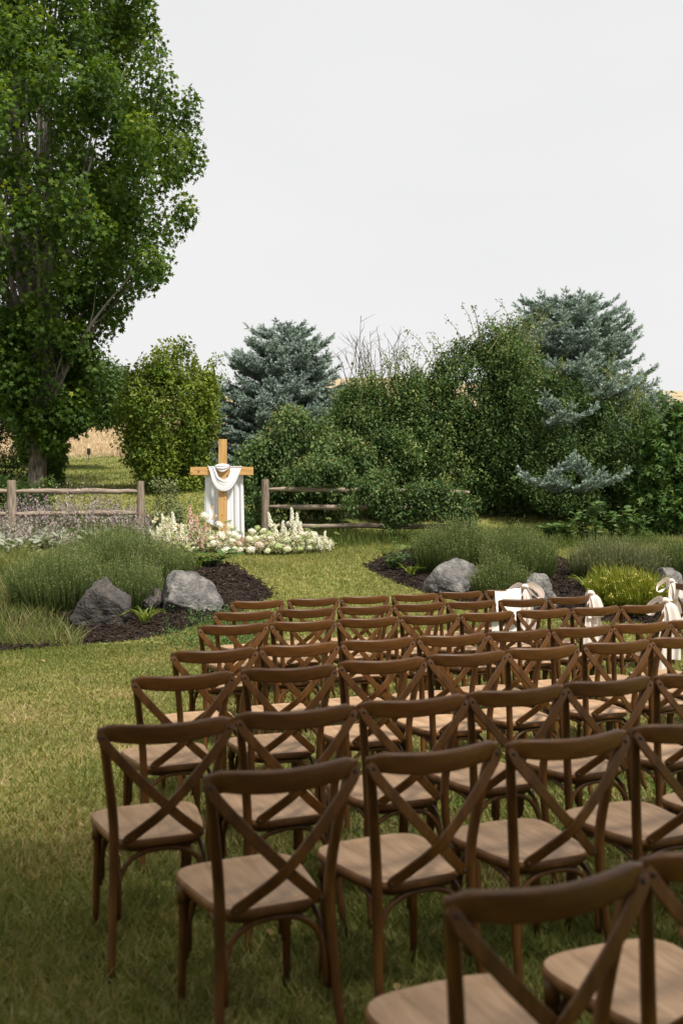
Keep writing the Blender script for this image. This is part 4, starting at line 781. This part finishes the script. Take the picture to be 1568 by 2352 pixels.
def bloom(kind, zx, zy, r, top=None):
    dep = np.clip((420-zy)/420, -.3, 1)*.42-.12
    p = fp(zx, zy, dep); root = fl_l if zx < 770 else fl_r; me = ME[kind][rng.integers(len(ME[kind]))]; o = link(NAMES[kind], me, root)
    b = np.array(root.location)
    if top is None:
        o.location = p-b; o.scale = (r*zk,)*3 if kind[0] != 'h' else tuple(r*zk*.9*rng.uniform(.85, 1.15)*q_ for q_ in (1.05, 1.05, .85)); a = rng.uniform(0, 2*PI); tilt = rng.uniform(.35, .95) if kind in ('rose', 'blush') else rng.uniform(.2, .5)
        o.rotation_euler = (tilt, rng.normal(0, .35), 0) if kind not in ('um',) else (rng.normal(.25, .15), rng.normal(0, .2), a)
    else:
        q = fp(*top, dep); d = Vector(q-p); o.location = p-b; o.rotation_euler = d.to_track_quat('Z', 'Y').to_euler(); l = d.length; o.scale = (l*1.15 if l < .35 else .42, l*1.15 if l < .35 else .42, l)
    return o
for zx, zy in ((120, 355), (215, 365), (305, 350), (265, 420), (180, 400), (130, 430), (385, 440), (330, 465), (250, 300), (505, 460), (455, 440), (1010, 375), (1120, 370), (1090, 455), (1230, 440), (960, 440), (75, 270), (90, 250), (175, 258), (160, 295), (190, 305), (277, 310), (312, 303), (260, 360), (347, 396), (433, 408), (200, 440), (233, 435), (80, 445), (170, 460), (312, 410), (385, 478), (355, 495), (417, 480), (345, 450), (145, 325), (245, 395), (290, 440), (1057, 402), (1167, 442), (930, 387), (1045, 300), (1130, 280), (1275, 360), (1415, 420), (1450, 440), (505, 330)):
    bloom('rose', zx, zy, rng.uniform(19, 25))
for zx, zy in ((523, 158), (545, 222), (540, 250), (640, 395), (687, 443), (597, 445), (815, 455), (775, 410), (1170, 395), (625, 300), (725, 430), (480, 400), (790, 480)): bloom('blush', zx, zy, rng.uniform(19, 24))
for zx, zy, r in ((467, 225, 42), (585, 295, 38), (600, 375, 42), (640, 495, 42), (840, 345, 38), (830, 490, 44), (540, 440, 40), (700, 370, 38), (735, 395, 34), (680, 420, 36), (1330, 370, 32), (745, 490, 30), (600, 500, 28), (660, 360, 30)): bloom('hw', zx, zy, r)
for zx, zy, r in ((975, 360, 28), (1045, 460, 42), (960, 495, 33), (1215, 480, 30), (1110, 410, 38), (255, 475, 26), (330, 470, 30), (880, 320, 28), (1010, 330, 22), (1170, 350, 25), (1000, 440, 30), (1290, 470, 26)): bloom('hg', zx, zy, r)
for zx, zy, r in ((925, 340, 32), (1115, 485, 35), (820, 405, 38), (1200, 400, 35), (670, 315, 36), (1230, 370, 35), (1300, 420, 28), (520, 400, 28), (700, 480, 28), (870, 400, 30), (1090, 350, 26)): bloom('hm', zx, zy, r)
for zx, zy, r in ((980, 403, 42), (895, 450, 42), (1215, 330, 36), (740, 440, 36), (560, 400, 26), (690, 500, 26)): bloom('hb', zx, zy, r)
for a, b in (((365, 330), (352, 105)), ((412, 340), (404, 190)), ((480, 350), (470, 255)), ((430, 420), (425, 300)), ((360, 400), (372, 290)), ((500, 330), (510, 270)), ((450, 470), (440, 380)), ((750, 440), (765, 360))): bloom('sp', *a, 0, b)
for a, b in (((990, 310), (964, 178)), ((1035, 385), (1012, 270)), ((1080, 375), (1082, 242)), ((1158, 310), (1148, 138)), ((1195, 330), (1190, 180)), ((1175, 390), (1170, 245)), ((150, 310), (132, 190)), ((185, 425), (178, 265)), ((112, 420), (95, 290)), ((232, 340), (214, 170)), ((290, 410), (288, 265)), ((1405, 450), (1412, 325)), ((1372, 470), (1350, 375)), ((1440, 485), (1455, 395)), ((1340, 430), (1300, 330)), ((80, 400), (30, 320)), ((1215, 400), (1218, 250)), ((205, 330), (200, 230)), ((1110, 400), (1100, 300)), ((320, 450), (330, 350)), ((130, 390), (120, 270)), ((1385, 490), (1390, 420))): bloom('sw', *a, 0, b)
for zx, zy, r in ((660, 265, 26), (683, 318, 34), (740, 350, 26), (210, 180, 22), (445, 260, 30), (365, 340, 34), (450, 320, 30), (880, 310, 24), (1340, 305, 26), (1440, 245, 22), (1500, 360, 24), (1270, 330, 28), (1490, 440, 20), (700, 490, 26), (630, 270, 18), (340, 300, 22), (400, 380, 26), (1240, 400, 30), (1320, 450, 26), (130, 430, 24), (1110, 440, 24), (480, 440, 24), (280, 440, 26), (1200, 260, 18)): bloom('um', zx, zy, r)
def fillmass(root, blobs):
    b = np.array(root.location); mb = MB()
    for zx, zy, rx, ry, n in blobs:
        c = fp(zx, zy, .22); d = norm(rng.normal(size=(n, 3)))*(rng.random(n)**.45)[:, None]; P = c+d*np.array([rx*zk, .24, ry*zk]); P[:, 2] = np.maximum(P[:, 2], gz(P[:, 0], P[:, 1])+.01)
        addleaves(mb, T_OVAL, F_OVAL, P-b, norm(rng.normal(size=(n, 3))+(0, -.2, .3)), norm(rng.normal(size=(n, 3))+(0, -.3, .7)), rng.uniform(.03, .075, n), rng.beta(2, 2, n))
    mb.obj('foliage', M['filler'], root)
    for nm, mt, f in (('white_filler_flowers', 'white_petal', .42), ('pink_filler_flowers', 'pink_petal', .16 if root is fl_l else .05), ('green_filler_flowers', 'green_petal', .35)):
        mb = MB()
        for zx, zy, rx, ry, n in blobs:
            m = int(n*f); c = fp(zx, zy, .0); d = norm(rng.normal(size=(m, 3)))*(rng.random(m)**.35)[:, None]; P = c+d*np.array([rx*zk*1.05, .22, ry*zk*1.15]); P[:, 2] = np.maximum(P[:, 2], gz(P[:, 0], P[:, 1])+.03)
            P = np.repeat(P, 3, 0)+rng.normal(0, .012, (m*3, 3)); addleaves(mb, T_LEAF6, F_LEAF6, P-b, norm(rng.normal(size=(m*3, 3))+(0, -.3, .3)), norm(rng.normal(size=(m*3, 3))+(0, -.6, .6)), rng.uniform(.018, .036, m*3), rng.random(m*3))
        mb.obj(nm, M[mt], root, kind='stuff')
fillmass(fl_l, [(150, 400, 100, 80, 900), (300, 420, 130, 90, 1300), (450, 410, 110, 90, 1000), (600, 430, 110, 80, 800), (700, 450, 80, 60, 500), (180, 310, 60, 80, 300), (390, 320, 60, 70, 350), (230, 460, 120, 40, 600)])
fillmass(fl_r, [(870, 440, 90, 70, 700), (1000, 430, 120, 80, 1000), (1150, 420, 110, 90, 1000), (1280, 430, 100, 80, 900), (1390, 450, 90, 60, 700), (1100, 480, 160, 35, 600)])

# ------------------------------------------------------------------ chairs
def chair_meshes():
    m = {}
    # seat
    th = np.linspace(0, 2*PI, 40, endpoint=False)
    c, s = np.cos(th), np.sin(th); e = .42; bx = np.sign(c)*np.abs(c)**e; by = np.sign(s)*np.abs(s)**e
    hw = .195+.030*by; xo = bx*hw; yo = by*.212-.0; yo = yo+np.where(by > .5, .012*(1-bx**2), 0)
    xo = xo*1.05; yo = yo*1.06+.008
    def ring(inset, z): f = 1-inset/.205; return np.stack([xo*f, yo*f, np.full(40, z)], 1)
    rings = [ring(.008, .444), ring(0, .450), ring(0, .466), ring(.006, .474), ring(.028, .4745), ring(.033, .4705), ring(.040, .4735), ring(.12, .4715)]
    V = np.concatenate(rings); F = []
    mb = MB(); k = 40; j = np.arange(k); q = []
    for r_ in range(7): q.append((np.stack([r_*k+j, r_*k+(j+1) % k, (r_+1)*k+(j+1) % k, (r_+1)*k+j], 1)))
    mb.add(V, q[:3]+[np.arange(k)[::-1]], None, 1); n0 = mb.n; mb.add(V, q[3:]+[np.arange(k)+7*k], None, 0)
    mb.V = [q_-np.array([0, 0, .02], np.float32) for q_ in mb.V]; m['seat'] = mb.mesh('seat', [M['seat'], M['seat_edge']], False)
    for p in m['seat'].polygons: p.use_smooth = len(p.vertices) == 4
    for s_ in (-1, 1):
        V, F = tube([(s_*.205, -.285, 0), (s_*.192, -.235, .24), (s_*.184, -.213, .44), (s_*.190, -.214, .56), (s_*.214, -.238, .73), (s_*.236, -.262, .862)], [.0135, .0165, .0185, .0185, .0175, .0160], 12, 5)
        m['rear%d' % s_] = MB().add(V, F).mesh('rear_leg', [M['chair']], True)
        V, F = tube([(s_*.188, .172, .424), (s_*.188, .172, .36), (s_*.188, .172, .355), (s_*.190, .174, .2), (s_*.196, .182, 0)], [.0225, .0225, .0165, .0160, .0125], 12, 2)
        m['front%d' % s_] = MB().add(V, F).mesh('front_leg', [M['chair']], True)
        P = catmull([(s_*-.246, -.279, .858), (s_*-.226, -.290, .815), (s_*-.125, -.303, .705), (0, -.298+.007*s_, .584), (s_*.085, -.262, .508), (s_*.150, -.224, .455)], 6)
        t = np.linspace(0, 1, len(P)); sc = np.ones((len(P), 2)); sc[0] = (.55, 1); sc[-1] = (.55, 1); sc[1, 0] = .9; sc[-2, 0] = .9
        V, F = sweep(P, rrect(.036, .011, .004), sc, (0, -1, .12)); m['slat%d' % s_] = MB().add(V, F).mesh('cross_slat', [M['chair']], False)
        P = [(s_*.190, -.222, .19), (s_*.187, -.212, .30), (s_*.186, -.16, .385), (s_*.186, -.02, .408), (s_*.186, .115, .385), (s_*.189, .165, .30), (s_*.190, .172, .20)]
        V, F = tube(P, .0098, 8, 5); V = V+(np.array([-s_*.022, 0, 0])); m['side%d' % s_] = MB().add(V, F).mesh('side_brace', [M['chair']], True)
    for nm, y in (('rear', -.206), ('front', .168)):
        V, F = tube([(-.178, y-.012*(nm == 'rear'), .18), (-.172, y, .28), (-.135, y+.012, .365), (-.06, y+.012, .405), (.06, y+.012, .405), (.135, y+.012, .365), (.172, y, .28), (.178, y-.012*(nm == 'rear'), .18)], .0102, 8, 5); m[nm+'_arch'] = MB().add(V, F).mesh(nm+'_brace', [M['chair']], True)
    t = np.linspace(-1, 1, 25); P = np.stack([.254*t, -.266-.052*(1-t*t), .860-.016*(1-t*t)], 1); hh = 1-.30*np.abs(t)**4; hh[0] = hh[-1] = .35; hh[1] = hh[-2] = .56; tt = np.ones(25); tt[0] = tt[-1] = .5
    V, F = sweep(P, rrect(.024, .070, .009), np.stack([tt, hh], 1), (0, -.14, 1)); m['rail'] = MB().add(V, F).mesh('top_rail', [M['chair_h']], True)
    P = np.stack([xo*.86, yo*.86, np.full(40, .416)], 1); P = np.vstack([P, P[:1]]); V, F = sweep(P, rrect(.016, .022, .003), None, (0, 0, 1), False); m['frame'] = MB().add(V, F).mesh('seat_frame', [M['chair']], False)
    V, F = tube([(0, .0, 0), (0, -.003, 0), (0, -.006, 0)], [.0068, .0066, .0035], 10); m['bolt'] = MB().add(V, F).mesh('bolt', [M['metal']], True)
    return m
CM = chair_meshes()
CH_PARTS = [('seat', 'seat'), ('seat_frame', 'frame'), ('top_rail', 'rail'), ('rear_leg', 'rear-1'), ('rear_leg', 'rear1'), ('front_leg', 'front-1'), ('front_leg', 'front1'), ('side_brace', 'side-1'), ('side_brace', 'side1'), ('rear_brace', 'rear_arch'), ('front_brace', 'front_arch'), ('cross_slat', 'slat-1'), ('cross_slat', 'slat1')]
CH_S = (.965, 1.0, 1.031)
def chair(x, y, th, label, group='brown crossback chairs set out in rows on the lawn'):
    r = thing('crossback_chair', (x, y, float(gz(x, y))), label, 'chair', group, th)
    r.scale = CH_S
    for nm, k in CH_PARTS:
        o = link(nm, CM[k], r)
        if nm == 'cross_slat':
            s_ = -1 if k == 'slat-1' else 1
            for p in ((s_*-.238, -.2905, .842), (s_*.142, -.236, .463)): link('bolt', CM['bolt'], o, p)
    return r
ORD = ['first', 'second', 'third', 'fourth', 'fifth', 'sixth', 'seventh', 'eighth', 'ninth']
# left rail end of the first chair in each row, step along the row, count (row 0 nearest the camera)
ROWS = [(.212, 2.036, .485, .235, 3), (-.412, 2.985, .488, .222, 5), (-.892, 3.655, .482, .236, 7), (-1.0, 4.76, .490, .252, 8), (-.965, 5.655, .482, .238, 9), (-1.005, 6.99, .486, .224, 8), (-1.02, 7.93, .492, .246, 7), (-.995, 8.94, .494, .27, 6)]
ROWN = ['the row nearest the camera', 'the second row from the camera', 'the third row from the camera', 'the fourth row from the camera', 'the fourth row back from the flowers', 'the third row back from the flowers', 'the second row back from the flowers', 'the front row nearest the flowers']
CHAIRS = {}
RAIL_L = np.array([-.252*.965, -.268]); ROWS = [tuple(q*.965 for q in r[:4])+(r[4],) for r in ROWS]
for ri, (x0, y0, dx, dy, n) in enumerate(ROWS):
    for k in range(n):
        th = math.radians((24 if ri < 2 else 22.5)+rng.normal(0, 1.3 if k else .4)+.25*k); c, s = math.cos(th), math.sin(th)
        jx, jy = (0, 0) if k == 0 else rng.normal(0, .006, 2)
        X = x0+dx*k+jx-(c*RAIL_L[0]-s*RAIL_L[1]); Yc = y0+dy*k+jy-(s*RAIL_L[0]+c*RAIL_L[1])
        lab = 'brown crossback chair, %s from the left in %s' % (ORD[k], ROWN[ri])
        if (ri, k) == (7, 5): lab = 'brown crossback chair with a white cloth hung over its back'
        if (ri, k) in ((6, 6), (5, 7)): lab = 'brown crossback chair tied with a bow, aisle end of the %s row from the flowers' % ('second' if ri == 6 else 'third')
        CHAIRS[ri, k] = (chair(X, Yc, th, lab), th)
th = math.radians(103); c, s = math.cos(th), math.sin(th); tgt = at(1538, 1337, 11.05); tx, ty = tgt[0], 11.05
RR = np.array([.252*.965, -.268]); CHAIRS['aisle'] = (chair(tx-(c*RR[0]-s*RR[1]), ty-(s*RR[0]+c*RR[1]), th, 'brown crossback chair across the aisle at the right edge, turned sideways'), th)

# ------------------------------------------------------------------ bows, cloth and card
def strip(P, wdir, wd, n=6, fold=0.0, ph=0.0):
    P = catmull(P, n); m = len(P); wd = np.interp(np.linspace(0, 1, m), np.linspace(0, 1, len(wd)), wd); W = norm(np.broadcast_to(np.asarray(wdir, float), P.shape)) if np.ndim(wdir) == 1 else norm(np.array([np.interp(np.linspace(0, 1, m), np.linspace(0, 1, len(wdir)), np.array(wdir)[:, q]) for q in range(3)]).T)
    T = norm(np.gradient(P, axis=0)); Nn = norm(np.cross(T, W)); k = 9; u = np.linspace(-.5, .5, k)
    off = fold*np.sin(u[None]*9+ph+np.linspace(0, 3, m)[:, None])*wd[:, None]
    V = P[:, None]+W[:, None]*(u[None, :, None]*wd[:, None, None])+Nn[:, None]*off[..., None]
    i = (np.arange(m-1)[:, None]*k+np.arange(k-1)[None]).ravel(); return V.reshape(-1, 3), np.stack([i, i+1, i+k+1, i+k], 1)
def bow(key, lx_, label, side=1, big=1.0, loops=('L', 'R')):
    ch, th = CHAIRS[key]; root = thing('ribbon_bow', Vector(ch.location), label, 'bow', 'blush satin bows on the aisle chairs', 0)
    c, s = math.cos(th), math.sin(th); lx_ *= .965; k = np.array([c*lx_-s*(-.268), s*lx_+c*(-.268), .905*1.031]); tow = np.array([0, -1, 0])     # bow faces the camera side
    mb = MB(); V, F = tube([k+(-.03, -.02, -.012), k+(0, -.028, .004), k+(.03, -.02, -.012)], [.014, .024, .014], 10, 3); mb.add(V, F)
    V, F = strip([k+(-.012, .03, -.10), k+(-.012, .045, -.02), k+(0, .03, .02), k+(0, -.02, .012), k+(.0, -.035, -.05)], (1, 0, 0), [.05, .05, .04, .04, .05], 5, .05); mb.add(V, F); mb.obj('knot', M['satin'], root, smooth=True)
    for q, sd_ in enumerate(loops):
        sg = -1 if sd_ == 'L' else 1; f = big*(1 if sd_ == 'L' else .95)
        if sd_ == 'D': P = [k, k+(.035, -.06, -.05*f), k+(.06, -.09, -.20*f), k+(.02, -.06, -.235*f), k+(.0, -.03, -.13*f), k+(0, -.025, -.01)]; wdir = [(1, -.3, 0), (1, -.3, .1), (1, -.2, .1), (1, .2, 0), (1, .2, 0)]
        else: P = [k, k+(sg*.07*f, -.02, .012), k+(sg*.16*f, -.03, -.05*f), k+(sg*.175*f, -.035, -.12*f), k+(sg*.10*f, -.045, -.10*f), k+(sg*.01, -.03, -.008)]; wdir = [(0, -.6, 1), (sg*.1, -.8, 1), (sg*.5, -1.0, .5), (sg*.3, -.9, -.3), (0, -.7, .8)]
        V, F = strip(P, wdir, [.03, .08, .105, .105, .08, .03], 8, .03); MB().add(V, F).obj('loop', M['satin'], root, smooth=True)
    for q, (ox, L_, wm, ph) in enumerate(((-.02, .62, .12, 0), (.055, .50, .13, 2))):
        P = [k+(0, -.02, 0), k+(ox*.5, -.045, -.10), k+(ox*.9, -.04, -.30), k+(ox*1.2, -.03, -L_*.75), k+(ox*1.3, -.025, -L_)]
        V, F = strip(P, (1, .15-.3*q, 0), [.03, .07, .09, wm*.8, wm*.8], 8, .10, ph); MB().add(V, F).obj('tail', M['satin'], root, smooth=True)
bow((7, 5), .255, 'blush satin bow beside the white cloth on the front row', loops=('R', 'L'))
bow((6, 6), .25, 'blush satin bow with a draped loop in the second row back from the flowers', loops=('D',))
bow((5, 7), .25, 'lower blush satin bow at the aisle, overlapping the one behind', loops=('L', 'D'), big=.95)
bow('aisle', .235, 'upper blush satin bow on the chair across the aisle', loops=('L', 'D'), big=.95)
ch, th = CHAIRS[7, 5]; root = thing('white_cloth', Vector(ch.location), 'plain white cloth hung over the back of a front row chair', 'cloth', None, th); root.scale = CH_S
def clothf(u, v):
    x = -.155+.335*u; t = (x/.254); yr = -.266-.052*(1-t*t); zr = .889-.016*(1-t*t)
    back = np.clip((v-.42)/.58, 0, 1); fr = np.clip((.34-v)/.34, 0, 1); mid = np.clip((v-.34)/.08, 0, 1)
    y = yr+.017-.034*mid-.004*back-.016*np.sin(u*9+back*2)*back+.02*fr; z = zr+.008*np.sin(PI*mid)-back*(.25+.08*u+.01*np.sin(u*9))-fr*.42-.006*np.sin(u*5+1)
    return np.stack([x+.012*np.sin(back*3)*(u-.3)-.03*back*(u-.5), y, z], 1)
V, F = grid(clothf, 24, 40); MB().add(V, F).obj('sheet', M['cloth'], root, smooth=True)
card = thing('printed_card', Vector(ch.location), 'printed paper card with lines of small text propped on a front row seat', 'card', None, th); card.scale = CH_S
def cardf(u, v): return np.stack([-.13+.25*u, .07-.17*v+0*u, .480+.115*v**1.15+.0*u], 1)
V, F = grid(cardf, 6, 10); V2 = V-np.array([0, 0, .003]); mb = MB(); mb.add(V, F); mb.add(V2, F[:, ::-1]); mb.obj('sheet', M['paper'], card)
mb = MB(); rs = np.random.default_rng(3)
for li in range(8):
    v0 = .12+.095*li; u = .12
    while u < .86:
        wv = rs.uniform(.03, .09); q = cardf(np.array([u, u+wv, u+wv, u]), np.array([v0, v0, v0+.035, v0+.035]))+np.array([0, 0, .0025]); mb.add(q, np.array([[0, 1, 2, 3]])); u += wv+.025
    pass
mb.obj('print', M['ink'], card)

# ------------------------------------------------------------------ the big tree behind the camera whose shade falls on the near chairs
tb = np.array([5.2, -3.6, 0.0]); root = thing('shade_tree', tb, 'broad leafy tree standing behind the viewer and shading the nearest chairs', 'tree')
C = []
for k in range(125):
    d = norm(rng.normal(size=3)); r = rng.random()**.4; C.append((3.0+d[0]*6.4*r, -2.4+d[1]*4.4*r, 7.4+d[2]*2.2*r))
C = np.array(C); C = C[(C[:, 1] < 1.0+.0*C[:, 0]) & (C[:, 2] > 5.0)]
mb = MB(); cloud(mb, C, (.85, .85, .6), 70, .25, T_LEAF6, F_LEAF6); mb.V = [q-tb.astype(np.float32) for q in mb.V]; mb.obj('crown', M['canopy'], root)
for bx_, by_, lab in ((-4.2, -7.0, 'unseen dense tree added behind the viewer on the left to block sky light'), (2.0, -8.5, 'unseen dense tree added behind the viewer at the centre to block sky light'), (8.5, -7.5, 'unseen dense tree added behind the viewer on the right to block sky light')):  # out of view trees, added to block sky light from behind the camera
    shrub('sky_block_tree', [(bx_, by_, 3.6, 3.4, 2.2, 3.4), (bx_, by_, 1.8, 2.8, 1.8, 1.8)], 170, .6, 60, .26, M['canopy'], lab, 'tree', T=T_LEAF6, F=F_LEAF6, stem_r=.06)
V, F = tube([(0, 0, -.3), (0, 0, .3), (-.2, .1, 3), (-.8, .4, 6.5)], [.5, .36, .28, .12], 12, 5); mb = MB(); mb.add(V, F)
for t in C[rng.choice(len(C), 9)]:
    V, F = tube([(-.3, .15, 3.4), (np.array((-.3, .15, 3.4))+(t-tb))/2+(0, 0, .6), t-tb], [.14, .08, .02], 8, 4); mb.add(V, F)
mb.obj('trunk', M['bark'], root, smooth=True)
